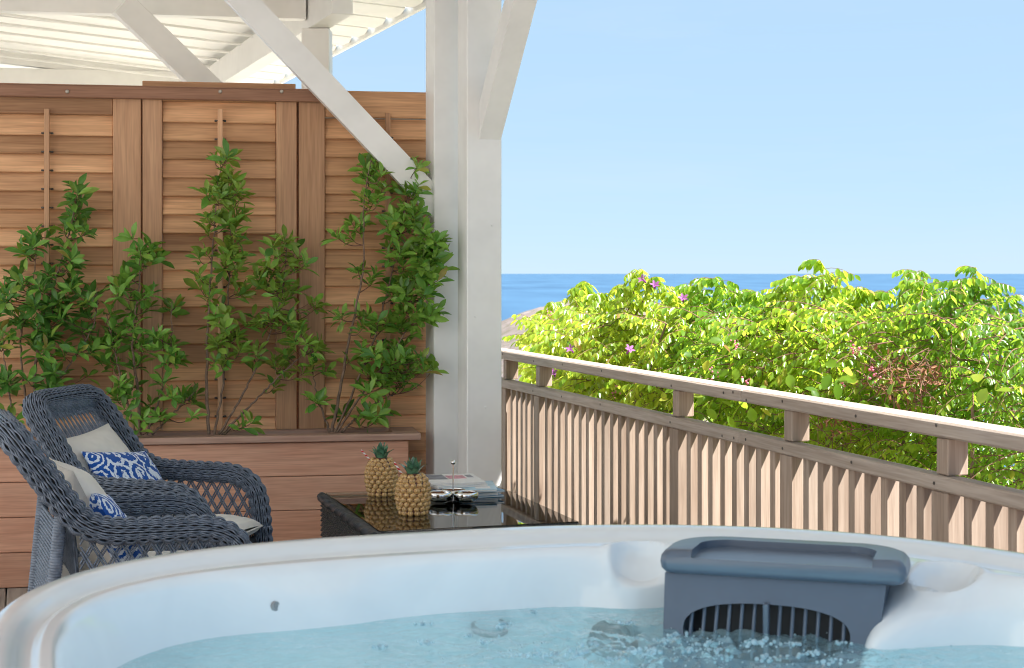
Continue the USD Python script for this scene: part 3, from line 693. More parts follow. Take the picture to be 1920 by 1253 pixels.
# skimmer filter clipped in the far right wall: a thing of its own
fa, fb_ = at_z(1235, 1030, .87), at_z(1700, 1055, .87)
ft = (fb_ - fa)[:2]; FW = np.linalg.norm(ft); fang = math.atan2(ft[1], ft[0])
fo = (fa + fb_) / 2
FR['filter'] = (fang, fo[:2])
sk = Thing('skimmer_filter', 'dark blue grey plastic skimmer with slotted oval mouth set in the hot tub wall', 'filter', (0, .05, .5), 'filter')
hw = FW / 2
def outline(hw, y0, y1, rf, rb, n=14):
    pts = []
    for cx, cy, r, a0 in ((hw - rf, y0 + rf, rf, -90), (hw - rb, y1 - rb, rb, 0), (-hw + rb, y1 - rb, rb, 90), (-hw + rf, y0 + rf, rf, 180)):
        for a in np.radians(np.linspace(a0, a0 + 90, n)):
            pts.append((cx + r * math.cos(a), cy + r * math.sin(a)))
    return np.array(pts)
def loft(sections):
    S = [np.column_stack([o, np.full(len(o), z)]) for o, z in sections]
    n = len(S[0]); V = np.vstack(S); F = []
    for k in range(len(S) - 1):
        for a in range(n):
            b = (a + 1) % n
            F += [[k * n + a, k * n + b, (k + 1) * n + b], [k * n + a, (k + 1) * n + b, (k + 1) * n + a]]
    V = np.vstack([V, S[0].mean(0), S[-1].mean(0)])
    for a in range(n):
        b = (a + 1) % n
        F += [[len(V) - 2, b, a], [len(V) - 1, (len(S) - 1) * n + a, (len(S) - 1) * n + b]]
    return V, np.array(F)
oc = lambda e: outline(hw - e, .0 + e, .205 - e, .016, .095)
cap = loft([(oc(.030), .822), (oc(.018), .8225), (oc(.008), .826), (oc(.002), .834), (oc(0), .846), (oc(.002), .858), (oc(.008), .866), (oc(.016), .870)])
capM = m3.Manifold(m3.Mesh(np.asarray(cap[0], np.float32), np.asarray(cap[1], np.uint32)))
tray = m3.CrossSection([outline(hw - .062, -.03, .150, .01, .058)]).extrude(.05).translate((0, 0, .856))
if capM.volume() < 0: capM = m3.Manifold(m3.Mesh(np.asarray(cap[0], np.float32), np.asarray(cap[1][:, ::-1], np.uint32)))
capM = capM - tray
sk.part('cap', capM, 'filter_plastic', smooth=38)
# body with an oval mouth
bw0, bw1 = hw - .014, hw - .05
poly = np.array([(-hw + .030, .44), (hw - .080, .44), (hw - .038, .8225), (-hw + .008, .8225)])
body = m3.CrossSection([poly]).extrude(.16)
ang = np.linspace(0, 2 * np.pi, 96, endpoint=False)
MZ, MA, MB = .728, .156, .049
MX = -.024
sup = np.column_stack([MX + np.sign(np.cos(ang)) * np.abs(np.cos(ang)) ** .82 * MA, MZ + np.sign(np.sin(ang)) * np.abs(np.sin(ang)) ** .82 * MB])
mouth = m3.CrossSection([sup]).extrude(.09).translate((0, 0, .09))
bm = body - mouth
v, f = vf(bm)
body_v = np.stack([v[:, 0], .178 - v[:, 2] - (.82 - v[:, 1]) * .42 * (v[:, 2] / .16), v[:, 1]], 1)
sk.part('body', (body_v, f), 'filter_plastic', smooth=30)
yf = lambda z: .018 - (.82 - z) * .42
yb = lambda z: .178 - .088 - (.82 - z) * .42 * (.088 / .16)
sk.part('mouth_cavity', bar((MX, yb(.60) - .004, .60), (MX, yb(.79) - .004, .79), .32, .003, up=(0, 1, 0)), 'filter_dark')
for k in range(13):
    x = (k - 6) * .0238 + MX
    if k == 6:
        continue
    h = MB * (1 - (abs(x - MX) / MA) ** (2 / .82)) ** (.82 / 2)
    z0, z1 = MZ - h - .004, MZ + h + .004
    sk.part('bar', join([tube([(x, yf(z1) + .012, z1), (x, yf(MZ) + .010, MZ), (x, yf(z0) + .012, z0)], .0038, 6)]), 'filter_plastic', smooth=True)
sk.part('bar', cbox((MX - .0055, yf(MZ) + .004, MZ - MB - .004), (MX + .0055, yf(MZ) + .022, MZ + MB + .004), .002), 'filter_plastic')

# ------------------------------------------------------------------ wicker table
ta = at(705, 996, 5.58)[:2]; 
tuv = rot2(ta, -A_UV)
T0u, T0v, TW, TL, TZ = tuv[0], tuv[1], .735, 1.05, .50
tb = Thing('wicker_table', 'dark wicker coffee table with a reflecting glass top between the chairs and the railing', 'table', (T0u + TW / 2, T0v + TL / 2, 0), 'uv')
tb.part('glass_top', cbox((T0u + .012, T0v - .006, TZ - .006), (T0u + TW + .012, T0v + TL - .03, TZ), .0025), 'table_glass')
tb.part('top_board', cbox((T0u + .01, T0v + .01, TZ - .05), (T0u + TW - .01, T0v + TL - .01, TZ - .012), .003), 'wicker_core')
def weave_sheet(p0, eu, ev_, nrm, W, H, nu, nv, r, amp):
    """woven strands on a flat panel: nv long strands along eu bending over and under nu stakes"""
    out = []
    p0, eu, ev_, nrm = (np.array(a, float) for a in (p0, eu, ev_, nrm))
    per = nu
    for k in range(nv):
        s = np.linspace(0, W, per * 4 + 1)
        o = amp * np.cos(np.pi * s / W * per + np.pi * (k % 2))
        out.append(tube(p0 + eu * s[:, None] + ev_ * (k + .5) * H / nv + nrm * o[:, None], r, 4, caps=False))
    return out
vx, vy, vz = np.eye(3)
tops = weave_sheet((T0u + .01, T0v + .02, TZ - .0105), vy, vx, vz, TL - .06, TW - .02, 34, 70, .0036, .0016)
tb.part('woven_top', join(tops), 'table_wicker', kind='stuff')
side = []
side += weave_sheet((T0u - .004, T0v, .10), vy, vz, -vx, TL - .02, .36, 40, 36, .0042, .003)
side += weave_sheet((T0u, T0v - .004, .10), vx, vz, -vy, TW, .36, 28, 36, .0042, .003)
side += weave_sheet((T0u + TW + .004, T0v, .10), vy, vz, vx, TL - .02, .36, 40, 36, .0042, .003)
side += weave_sheet((T0u, T0v + TL - .02, .10), vx, vz, vy, TW, .36, 28, 36, .0042, .003)
tb.part('woven_side', join(side), 'table_wicker', kind='stuff')
tb.part('side_panel', cbox((T0u + .006, T0v + .006, .10), (T0u + TW - .006, T0v + TL - .026, TZ - .052), .002), 'wicker_core')
def rope(p0, p1, R, pitch, r, n=5):
    p0, p1 = np.array(p0, float), np.array(p1, float); d = p1 - p0; L = np.linalg.norm(d); d /= L
    s1 = np.cross(d, [0, 0, 1.0]); s1 /= np.linalg.norm(s1); s2 = np.cross(s1, d)
    out = []
    for k in range(n):
        s = np.linspace(0, L, int(L / pitch * 10))
        a = 2 * np.pi * (s / pitch + k / n)
        out.append(tube(p0 + d * s[:, None] + R * (np.cos(a)[:, None] * s1 + np.sin(a)[:, None] * s2), r, 5, caps=False))
    return out
edge = []
for a_, b_ in (((T0u, T0v, TZ - .022), (T0u, T0v + TL, TZ - .022)), ((T0u, T0v, TZ - .024), (T0u + TW + .01, T0v, TZ - .024)), ((T0u + TW, T0v, TZ - .03), (T0u + TW, T0v + TL, TZ - .03)), ((T0u, T0v + TL, TZ - .03), (T0u + TW, T0v + TL, TZ - .03))):
    edge += rope(a_, b_, .014, .05, .0075, 6)
tb.part('braided_edge', join(edge), 'table_wicker', kind='stuff', smooth=True)
for a_ in (0.02, TW - .02):
    for b_ in (.02, TL - .05):
        tb.part('leg', cbox((T0u + a_ - .018, T0v + b_ - .018, 0), (T0u + a_ + .018, T0v + b_ + .018, .099), .004), 'table_wicker')

# ------------------------------------------------------------------ pineapples with straws
def pineapple(px, py, spin, label):
    base = at_z(px, py, TZ)
    base[1] += .045; 
    t = Thing('pineapple_cup', label, 'pineapple cup', base, 'world', rot=spin)
    prof = [(0, .0), (.036, .0), (.046, .004), (.0535, .022), (.0605, .050), (.0625, .078), (.060, .102), (.053, .124), (.041, .142), (.030, .151), (.020, .154), (0, .155)]
    pr = spline(prof, 60)
    pr[:, 0] = np.maximum(pr[:, 0], 0)
    bz = np.array([base[0], base[1], TZ])
    t.part('body', moved(revolve(pr * np.array([.965, 1]), 48), bz), 'pineapple_groove', smooth=True)
    arc = np.concatenate([[0], np.cumsum(np.linalg.norm(np.diff(pr, axis=0), axis=1))])
    rows = 9
    s0, s1 = np.interp(.004, pr[8:40, 1], arc[8:40]), arc[np.argmin(np.abs(pr[:, 1] - .150))]
    bumps = []
    for k in range(rows):
        s = s0 + (k + .35) * (s1 - s0) / rows
        r, z = np.interp(s, arc, pr[:, 0]), np.interp(s, arc, pr[:, 1])
        r2, z2 = np.interp(s + .004, arc, pr[:, 0]), np.interp(s + .004, arc, pr[:, 1])
        tv = np.array([r2 - r, z2 - z]); tv /= np.linalg.norm(tv)
        n_ = 14 if 1 <= k < rows - 2 else 12
        if k >= rows - 2: n_ = 11 if k == rows - 2 else 8
        wy = (s1 - s0) / rows * .74; wx = np.pi * r / n_ * .95
        for c in range(n_):
            a = 2 * np.pi * (c + .5 * (k % 2)) / n_
            er = np.array([math.cos(a), math.sin(a), 0]); et = np.array([-math.sin(a), math.cos(a), 0])
            ey = tv[0] * er + np.array([0, 0, tv[1]]); en = tv[1] * er - np.array([0, 0, tv[0]])
            m = 10
            V = [er * r * .96 + np.array([0, 0, z]) + en * .0105 - ey * .002]
            for ring, (q_, h_) in enumerate(((.42, .0082), (.78, .0052), (1.0, -.001))):
                for b in range(m):
                    bb = 2 * np.pi * b / m
                    ex = 1.25 if ring == 2 else 1.1
                    cx = np.sign(math.cos(bb)) * abs(math.cos(bb)) ** ex; cy = np.sign(math.sin(bb)) * abs(math.sin(bb)) ** ex
                    ridge = .0007 * math.cos(5 * bb) * (ring < 2)
                    V.append(er * r * .96 + np.array([0, 0, z]) + et * wx * q_ * cx + ey * wy * q_ * cy + en * (h_ + ridge))
            F = [[0, 1 + b, 1 + (b + 1) % m] for b in range(m)]
            for ring in range(2):
                o1, o2 = 1 + ring * m, 1 + (ring + 1) * m
                for b in range(m):
                    F += [[o1 + b, o2 + b, o2 + (b + 1) % m], [o1 + b, o2 + (b + 1) % m, o1 + (b + 1) % m]]
            bumps.append((np.array(V), np.array(F)))
    t.part('scales', moved(join(bumps), bz), 'pineapple_scale', kind='stuff', smooth=50)
    prng = np.random.default_rng(int(px))
    for layer, (cnt, L, lean, r0, z0) in enumerate(((6, .046, .66, .016, .149), (5, .054, .36, .010, .152), (3, .060, .13, .005, .155))):
        for c in range(cnt):
            a = 2 * np.pi * (c + .4 * layer) / cnt + prng.normal(0, .12)
            er = np.array([math.cos(a), math.sin(a), 0]); et = np.array([-math.sin(a), math.cos(a), 0])
            V, F = [], []
            nseg = 7
            LL = L * prng.uniform(.9, 1.1)
            for k in range(nseg + 1):
                x = k / nseg
                out = r0 + LL * (lean * .45 * x + lean * .75 * x ** 2.4); up = z0 + LL * (x * (1 - .28 * lean * x * x))
                w = .0145 * (1 - x ** 2.2) * (0.75 + .6 * x) + .0003
                c0 = er * out + np.array([0, 0, up])
                V += [c0 - et * w - er * -.002, c0 - er * .0022, c0 + et * w - er * -.002, c0 + er * .0022]
            for k in range(nseg):
                for b in range(4):
                    q0_, q1_ = k * 4 + b, k * 4 + (b + 1) % 4
                    F += [[q0_, q1_, q1_ + 4], [q0_, q1_ + 4, q0_ + 4]]
            t.part('crown_leaf', moved((np.array(V), np.array(F)), bz), 'pineapple_leaf', smooth=60)
    return t, base
def straw(p0, p1, label):
    p0, p1 = np.array(p0), np.array(p1)
    path = numbered('/World', 'straw')
    L = np.linalg.norm(p1 - p0); d = (p1 - p0) / L
    m = usdkit.mesh(stage, path, tube([(0, 0, z) for z in np.linspace(0, L, 6)], .0033, 12), M('straw'), smooth=40)
    m.AddTranslateOp().Set(Gf.Vec3d(*map(float, p0)))
    axis = np.cross([0, 0, 1], d); angl = math.degrees(math.acos(d[2])); axis /= np.linalg.norm(axis)
    q_ = Gf.Rotation(Gf.Vec3d(*map(float, axis)), angl).GetQuat()
    m.AddOrientOp(UsdGeom.XformOp.PrecisionDouble).Set(Gf.Quatd(q_.GetReal(), *q_.GetImaginary()))
    tag(m.GetPrim(), label, 'straw')
_, b1 = pineapple(713, 932, 20, 'rear yellow ceramic pineapple cup, left and farther back on the glass table')
_, b2 = pineapple(773, 968, -8, 'front yellow ceramic pineapple cup, nearest the hot tub on the glass table')
straw(b1 + np.array([-.018, .02, .11]), at(677, 844, b1[1] + .02), 'red and white striped straw in the rear pineapple cup')
straw(b2 + np.array([-.018, .03, .11]), at(739, 867, b2[1] + .03), 'red and white striped straw in the front pineapple cup')

# ------------------------------------------------------------------ chrome snack bowls with a centre rod
bc = at_z(849, 946, TZ); bc[1] += .05
sb = Thing('snack_stand', 'chrome triple snack bowl stand with a ball topped centre rod on the glass table', 'bowl stand', bc, 'world')
bprof = spline([(0, .004), (.020, .004), (.034, .008), (.046, .020), (.049, .031), (.046, .041), (.043, .043), (.042, .040), (.044, .030), (.038, .016), (.020, .010), (0, .009)], 60)
for k, a in enumerate((200, -20, 90)):
    o = bc + np.array([math.cos(math.radians(a)) * .054, math.sin(math.radians(a)) * .054, 0])
    o[2] = TZ + .0015
    bw = sb.part('bowl', moved(revolve(np.maximum(bprof, [0, 0]), 40), o), 'chrome', smooth=60)
    sb.part('snacks', moved(revolve([(0, .034), (.02, .0345), (.036, .031), (.042, .026)], 24), o), 'nut_brown', smooth=True, kind='stuff')
sb.part('rod', tube([bc + np.array([0, 0, .006]), bc + np.array([0, 0, .150])], .0032, 10), 'chrome', smooth=40)
sb.part('knob', moved(trimesh.creation.icosphere(3, .0095), bc + np.array([0, 0, .157])), 'chrome', smooth=True)

# ------------------------------------------------------------------ magazines
mc = at_z(868, 940, TZ)
def magazine(name, off, rz, w, l, z, th, mat, label, extras=()):
    c = to_frame(at_z(870, 935, TZ), 'uv')
    t = Thing(name, label, 'magazine', (c[0] + off[0], c[1] + off[1], z), 'uv', rot=rz)
    b = np.array([c[0] + off[0], c[1] + off[1], z])
    lift = lambda m, d=0: moved(m, b)
    t.part('pages', lift(cbox((-w / 2 + .002, -l / 2 + .002, .001), (w / 2 - .002, l / 2 - .002, th - .001), .0005)), 'paper')
    t.part('cover', lift(join([cbox((-w / 2, -l / 2, th - .0009), (w / 2, l / 2, th), .0003), cbox((-w / 2, -l / 2, 0), (w / 2, l / 2, .0009), .0003)])), mat)
    for (x0, y0, x1, y1, m_, nm) in extras:
        t.part(nm, lift(cbox((x0, y0, th), (x1, y1, th + .0005), .0002)), m_)
    return z + th + .0008
z = TZ + .001
z = magazine('magazine', (.05, .13), 4, .215, .28, z, .006, 'blue_paper', 'bottom magazine of the stack, with a deep blue cover, on the glass table')
z = magazine('magazine', (.045, .14), -3, .21, .275, z, .011, 'paper', 'thick white magazine just above the bottom of the stack')
z = magazine('magazine', (.05, .13), 7, .212, .28, z, .007, 'blue_paper', 'mid stack magazine with blue cover edge below the pale blue one')
z = magazine('magazine', (.055, .12), -12, .21, .275, z, .008, 'pale_blue_paper', 'pale blue magazine second from the top of the stack', [(.02, -.10, .08, -.03, 'paper', 'picture'), (-.07, .03, .05, .045, 'paper', 'picture')])
z = magazine('magazine', (.0, .20), 5, .215, .285, z, .009, 'paper', 'white magazine just under the top one, sticking out to the left')
z = magazine('magazine', (.01, .22), -4, .225, .29, z, .007, 'paper', 'top magazine of the stack, with a grey and pink cover picture', [(-.105, -.02, -.02, .13, 'grey_paper', 'picture'), (-.015, -.01, .06, .09, 'pink_paper', 'picture'), (.07, .02, .095, .10, 'grey_paper', 'picture')])
# ------------------------------------------------------------------ wicker armchairs
def frames(P):
    T = np.gradient(P, axis=0); T /= np.linalg.norm(T, axis=1, keepdims=True)
    N = np.zeros_like(P); N[0] = np.cross(T[0], [0, 1, 0]); N[0] /= np.linalg.norm(N[0])
    for i in range(1, len(P)):
        q = N[i - 1] - T[i] * (N[i - 1] @ T[i]); N[i] = q / np.linalg.norm(q)
    return T, N, np.cross(T, N)
half = [(.335, -.262, .05), (.342, -.265, .20), (.340, -.268, .36), (.328, -.270, .50), (.295, -.272, .585), (.235, -.274, .620), (.12, -.276, .630), (0, -.276, .632), (-.10, -.274, .640), (-.165, -.268, .672), (-.215, -.262, .73), (-.27, -.255, .81), (-.318, -.247, .875), (-.345, -.225, .912), (-.358, -.175, .925), (-.362, -.09, .928), (-.363, 0, .929)]
full = half + [(x, -y, z) for x, y, z in half[-2::-1]]
def weave_roll(path, R, pitch, nstr, r, seed=0):
    """a rolled border of long strands that bulge between hidden stakes"""
    L = np.linalg.norm(np.diff(path, axis=0), axis=1).sum()
    ns = int(L / pitch * 7)
    t = np.concatenate([[0], np.cumsum(np.linalg.norm(np.diff(path, axis=0), axis=1))])
    s = np.linspace(0, L, ns)
    P = np.stack([np.interp(s, t, path[:, k]) for k in range(3)], 1)
    for _ in range(2): P[1:-1] = (P[:-2] + 2 * P[1:-1] + P[2:]) / 4
    T, N, B = frames(P)
    RR = R(s / L) if callable(R) else np.full(ns, R)
    g = np.random.default_rng(seed)
    out = []
    for k in range(nstr):
        ph = 0 if k % 5 else .5
        amp = .0085 if k % 5 else .004
        a = 2 * np.pi * k / nstr + .022 * np.sin(2 * np.pi * s / pitch + k * 2.1) + g.normal(0, .02)
        rr = RR - .004 + amp * np.abs(np.sin(np.pi * (s / pitch + ph))) ** .8 + g.normal(0, .0006)
        Q = P + rr[:, None] * (np.cos(a)[:, None] * N + np.sin(a)[:, None] * B)
        out.append(tube(Q, r, 4, caps=False))
    core = tube(P, RR - .007, 10)
    return out, core
def wrapped(p0, p1, r, pitch=.0085):
    p0, p1 = np.array(p0, float), np.array(p1, float)
    L = np.linalg.norm(p1 - p0); n = int(L / pitch)
    s = np.linspace(0, 1, n * 4 + 1)
    rr = r * (1 + .10 * np.abs(np.sin(np.pi * s * n)))
    return tube(p0 + (p1 - p0) * s[:, None], rr, 12)
pathS = spline(full, 700)
def Rroll(x):
    b = np.abs(x - .5) * 2                       # 1 at the feet, 0 at the middle of the back
    return np.interp(b, [0, .12, .30, .42, .55, .8, 1], [.036, .040, .040, .036, .034, .033, .028])
def back_x(z):                                   # lean of the back
    return np.interp(z, [.36, .62, .68, .92], [-.155, -.175, -.20, -.36])
def build_chair(label, base, rot):
    t = Thing('wicker_armchair', label, 'armchair', base, 'world', rot=rot)
    b = np.array(base, float)
    put = lambda m: moved(m, b)
    st, core = weave_roll(pathS, Rroll, .037, 34, .0030, 4)
    t.part('rolled_frame', put(join(st)), 'wicker', kind='stuff', smooth=True)
    t.part('frame_core', put(core), 'wicker_core', smooth=True)
    # wide woven band under the top of the back
    band = []
    for k in range(12):
        u = (k + .5) / 12
        y = np.linspace(-.235, .235, 110)
        z = .925 - u * .062 + .0 * y
        bend = np.clip((np.abs(y) - .15) / .085, 0, 1) ** 2
        o = .0022 * np.cos(np.pi * y / .0145 + np.pi * (k % 2))
        x = back_x(z) + .030 * math.sin(math.pi * min(1, u + .35)) + .012 * bend + o
        band.append(tube(np.stack([x, y, z - .02 * bend * (1 - u)], 1), .0040, 4, caps=False))
    for k in range(12):                          # the same band seen from behind
        u = (k + .5) / 12
        y = np.linspace(-.235, .235, 110)
        z = np.full_like(y, .925 - u * .062)
        band.append(tube(np.stack([back_x(z) - .030 + .0022 * np.cos(np.pi * y / .0145 + np.pi * (k % 2)), y, z], 1), .0040, 4, caps=False))
    t.part('back_band', put(join(band)), 'wicker', kind='stuff', smooth=True)
    # upright back strands, crossing in pairs
    sp = []
    for k in range(30):
        y0 = -.225 + .45 * (k + .5) / 30
        z = np.linspace(.36, .88, 34)
        wob = .009 * np.sin(2 * np.pi * z / .17 + np.pi * (k % 2))
        sp.append(tube(np.stack([back_x(z) + .0035 * (1 if k % 2 else -1), y0 + wob, z], 1), .0034, 5, caps=False))
    t.part('back_strands', put(join(sp)), 'wicker', kind='stuff', smooth=True)
    ob = []
    for k in range(46):                          # closely woven outer back below the band
        zc = .10 + k * .0122
        y = np.linspace(-.235, .235, 90)
        ob.append(tube(np.stack([np.full_like(y, -.287 + .1 * min(zc, .7)) + .0025 * np.cos(np.pi * y / .016 + np.pi * (k % 2)), y, np.full_like(y, zc)], 1), .0046, 4, caps=False))
    t.part('outer_back', put(join(ob)), 'wicker', kind='stuff', smooth=True)
    # lattice sides
    side_poly = Polygon([(-.165, .30), (-.165, .66), (-.10, .625), (.10, .615), (.24, .605), (.30, .57), (.325, .48), (.335, .30)])
    seat_poly = Polygon([(-.19, .10), (-.19, .30), (.335, .30), (.338, .10)])
    for sy in (-1, 1):
        lat = []
        for sgn in (-1, 1):
            for k in range(-14, 30):
                for d in (-.0045, .0045):
                    x0 = -.3 + k * .043 + d
                    ln = LineString([(x0, .08), (x0 + sgn * .42, .08 + .72)])
                    cut = ln.intersection(side_poly)
                    for g_ in getattr(cut, 'geoms', [cut]):
                        if g_.length > .02:
                            c = np.array(g_.coords)
                            lat.append(tube(np.column_stack([c[:, 0], np.full(len(c), sy * .272 + .003 * sgn), c[:, 1]]), .0033, 5, caps=False))
        t.part('side_lattice', put(join(lat)), 'wicker', kind='stuff', smooth=True)
        ap = []
        for k in range(22):
            z_ = .235 + k * .0075
            if z_ > .335: break
            x = np.linspace(-.19, .335, 80)
            ap.append(tube(np.stack([x, np.full_like(x, sy * .272) + .0025 * np.cos(np.pi * x / .016 + np.pi * (k % 2)), np.full_like(x, z_)], 1), .004, 4, caps=False))
        t.part('seat_rail', put(join(ap)), 'wicker', kind='stuff', smooth=True)
        t.part('rear_leg', put(wrapped((-.285, sy * .235, 0), (-.215, sy * .245, .70), .0185)), 'wicker', smooth=50)
        t.part('front_leg', put(wrapped((.335, sy * .262, 0), (.34, sy * .264, .12), .022)), 'wicker', smooth=50)
    ap = []
    for k in range(14):
        z_ = .235 + k * .0075
        y = np.linspace(-.26, .26, 80)
        ap.append(tube(np.stack([np.full_like(y, .34) + .0025 * np.cos(np.pi * y / .016 + np.pi * (k % 2)), y, np.full_like(y, z_)], 1), .004, 4, caps=False))
    t.part('front_rail', put(join(ap)), 'wicker', kind='stuff', smooth=True)
    t.part('seat_base', put(cbox((-.18, -.262, .32), (.33, .262, .39), .01)), 'wicker_core')
    return t
def pillow(w, h, th, seed, n=44, ear=.06):
    """square pillow in the xz plane, facing +y, with pulled-out corners and soft creases"""
    g = np.linspace(-1, 1, n)
    U, Vv = np.meshgrid(g, g, indexing='ij')
    P3 = np.stack([U * 1.7 + seed, Vv * 1.7, np.zeros_like(U)], -1)
    puff = (np.clip(1 - np.abs(U) ** 2.6, 0, 1) ** .62) * (np.clip(1 - np.abs(Vv) ** 2.6, 0, 1) ** .62)
    e = 1 - ear * (1 - (U * Vv) ** 2) * np.maximum(np.abs(U), np.abs(Vv)) ** 3
    cre = (meshkit.fbm(P3 * 2.2, 4, seed) - .5) * .22
    out = []
    for sgn in (1, -1):
        y = sgn * th / 2 * puff * (1 + cre) + .004 * sgn * 0
        out.append(np.stack([U * w / 2 * e, y, Vv * h / 2 * e], -1).reshape(-1, 3))
    i, j = np.meshgrid(np.arange(n - 1), np.arange(n - 1), indexing='ij')
    q = np.stack([i * n + j, (i + 1) * n + j, (i + 1) * n + j + 1, i * n + j + 1], -1).reshape(-1, 4)
    f = np.vstack([q[:, [0, 2, 1]], q[:, [0, 3, 2]]])
    return np.vstack(out), np.vstack([f, f[:, ::-1] + n * n])
def pillow_seam(w, h, ear=.06, n=60):
    g = np.linspace(-1, 1, n)
    ring = np.concatenate([np.stack([g, -np.ones(n)], 1), np.stack([np.ones(n), g], 1)[1:], np.stack([-g, np.ones(n)], 1)[1:], np.stack([-np.ones(n), -g], 1)[1:]])
    e = 1 - ear * (1 - (ring[:, 0] * ring[:, 1]) ** 2)
    return tube(np.stack([ring[:, 0] * w / 2 * e, np.zeros(len(ring)), ring[:, 1] * h / 2 * e], 1), .0016, 5)
def place_pillow(name, label, mat, w, h, th, seed, local, chair, lean, yaw=0.0, roll=0.0):
    """local: centre in the chair's frame (x front, y left); lean backwards"""
    base, rot = chair
    a = math.radians(rot)
    # pillow faces +y; turn to face +x of the chair
    Rl = trimesh.transformations.euler_matrix(0, math.radians(roll), 0)[:3, :3]
    Rx = trimesh.transformations.euler_matrix(math.radians(lean), 0, 0)[:3, :3]
    Rz = trimesh.transformations.euler_matrix(0, 0, -math.pi / 2 + math.radians(yaw))[:3, :3]
    R = Rz @ Rx @ Rl
    c, s_ = math.cos(a), math.sin(a)
    Rc = np.array([[c, -s_, 0], [s_, c, 0], [0, 0, 1]])
    w0 = np.array(base, float) + Rc @ np.array([local[0], local[1], 0]) + np.array([0, 0, local[2]])
    path = numbered('/World', name)
    x = UsdGeom.Xform.Define(stage, path)
    G = np.eye(4); G[:3, :3] = (Rc @ R).T; G[3, :3] = w0
    x.AddTransformOp().Set(Gf.Matrix4d(*G.ravel().tolist()))
    tag(x.GetPrim(), label, 'pillow')
    pp = numbered(path, 'cover'); usdkit.mesh(stage, pp, pillow(w, h, th, seed), M(mat), smooth=True)
    pp = numbered(path, 'seam'); usdkit.mesh(stage, pp, pillow_seam(w, h), M(mat), smooth=True)
def seat_cushion(label, chair, seed):
    base, rot = chair
    path = numbered('/World', 'seat_cushion')
    x = UsdGeom.Xform.Define(stage, path)
    x.AddTranslateOp().Set(Gf.Vec3d(base[0], base[1], .395)); x.AddRotateZOp().Set(rot)
    tag(x.GetPrim(), label, 'cushion')
    n = 60
    g = np.linspace(-1, 1, n); U, W = np.meshgrid(g, g, indexing='ij')
    puff = np.clip(1 - np.abs(U) ** 6, 0, 1) ** .4 * np.clip(1 - np.abs(W) ** 6, 0, 1) ** .4
    P3 = np.stack([U * 2 + seed, W * 2, 0 * U], -1)
    cx = .075 + U * .275; cy = W * .245
    dome = np.clip(1 - (U ** 2 + W ** 2) / 2, 0, 1)
    top = np.stack([cx, cy, .04 + .035 * puff + .028 * dome + (meshkit.fbm(P3 * 1.6, 4, seed) - .5) * .018 * puff], -1).reshape(-1, 3)
    bot = np.stack([cx, cy, .04 - .038 * puff], -1).reshape(-1, 3)
    i, j = np.meshgrid(np.arange(n - 1), np.arange(n - 1), indexing='ij')
    q = np.stack([i * n + j, (i + 1) * n + j, (i + 1) * n + j + 1, i * n + j + 1], -1).reshape(-1, 4)
    f = np.vstack([q[:, [0, 1, 2]], q[:, [0, 2, 3]]])
    usdkit.mesh(stage, numbered(path, 'cover'), (np.vstack([top, bot]), np.vstack([f, f[:, ::-1] + n * n])), M('cream_fabric'), smooth=True)
    ring = [(.075 + .275 * a_, .245 * b_, .04) for a_, b_ in ([(x_, -1) for x_ in np.linspace(-1, 1, 20)] + [(1, x_) for x_ in np.linspace(-1, 1, 20)[1:]] + [(-x_, 1) for x_ in np.linspace(-1, 1, 20)[1:]] + [(-1, -x_) for x_ in np.linspace(-1, 1, 20)[1:]])]
    usdkit.mesh(stage, numbered(path, 'piping'), tube(np.array(ring), .004, 6), M('cream_fabric'), smooth=True)
CH1 = ((-1.222, 5.03, 0.0), 22.0)
CH2 = ((-1.345, 5.95, 0.0), -12.0)
build_chair('grey blue wicker armchair nearest the hot tub, its back turned towards the left edge', CH1[0], CH1[1])
build_chair('grey blue wicker armchair farther back, between the planter and the nearer chair', CH2[0], CH2[1])
seat_cushion('cream seat cushion on the nearer wicker armchair', CH1, 3)
seat_cushion('cream seat cushion on the farther wicker armchair, in front of the planter', CH2, 8)
place_pillow('pillow', 'cream pillow leaning on the back of the nearer armchair, behind a blue one', 'cream_fabric', .40, .40, .15, 5, (-.10, .0, .63), CH1, 27, yaw=4)
place_pillow('pillow', 'cream pillow on the farther armchair, standing behind its blue and white pillow', 'cream_fabric', .42, .38, .15, 9, (-.165, -.02, .645), CH2, 32, yaw=-4, roll=4)
place_pillow('patterned_pillow', 'blue and white patterned pillow on the nearer armchair, seen behind its woven arm', 'blue_print', .42, .32, .13, 14, (-.055, -.03, .60), CH1, 30, yaw=4)
place_pillow('patterned_pillow', 'blue and white patterned pillow on the farther armchair, in front of a cream one', 'blue_print', .40, .27, .11, 17, (-.065, -.03, .625), CH2, 36, yaw=-6, roll=-7)
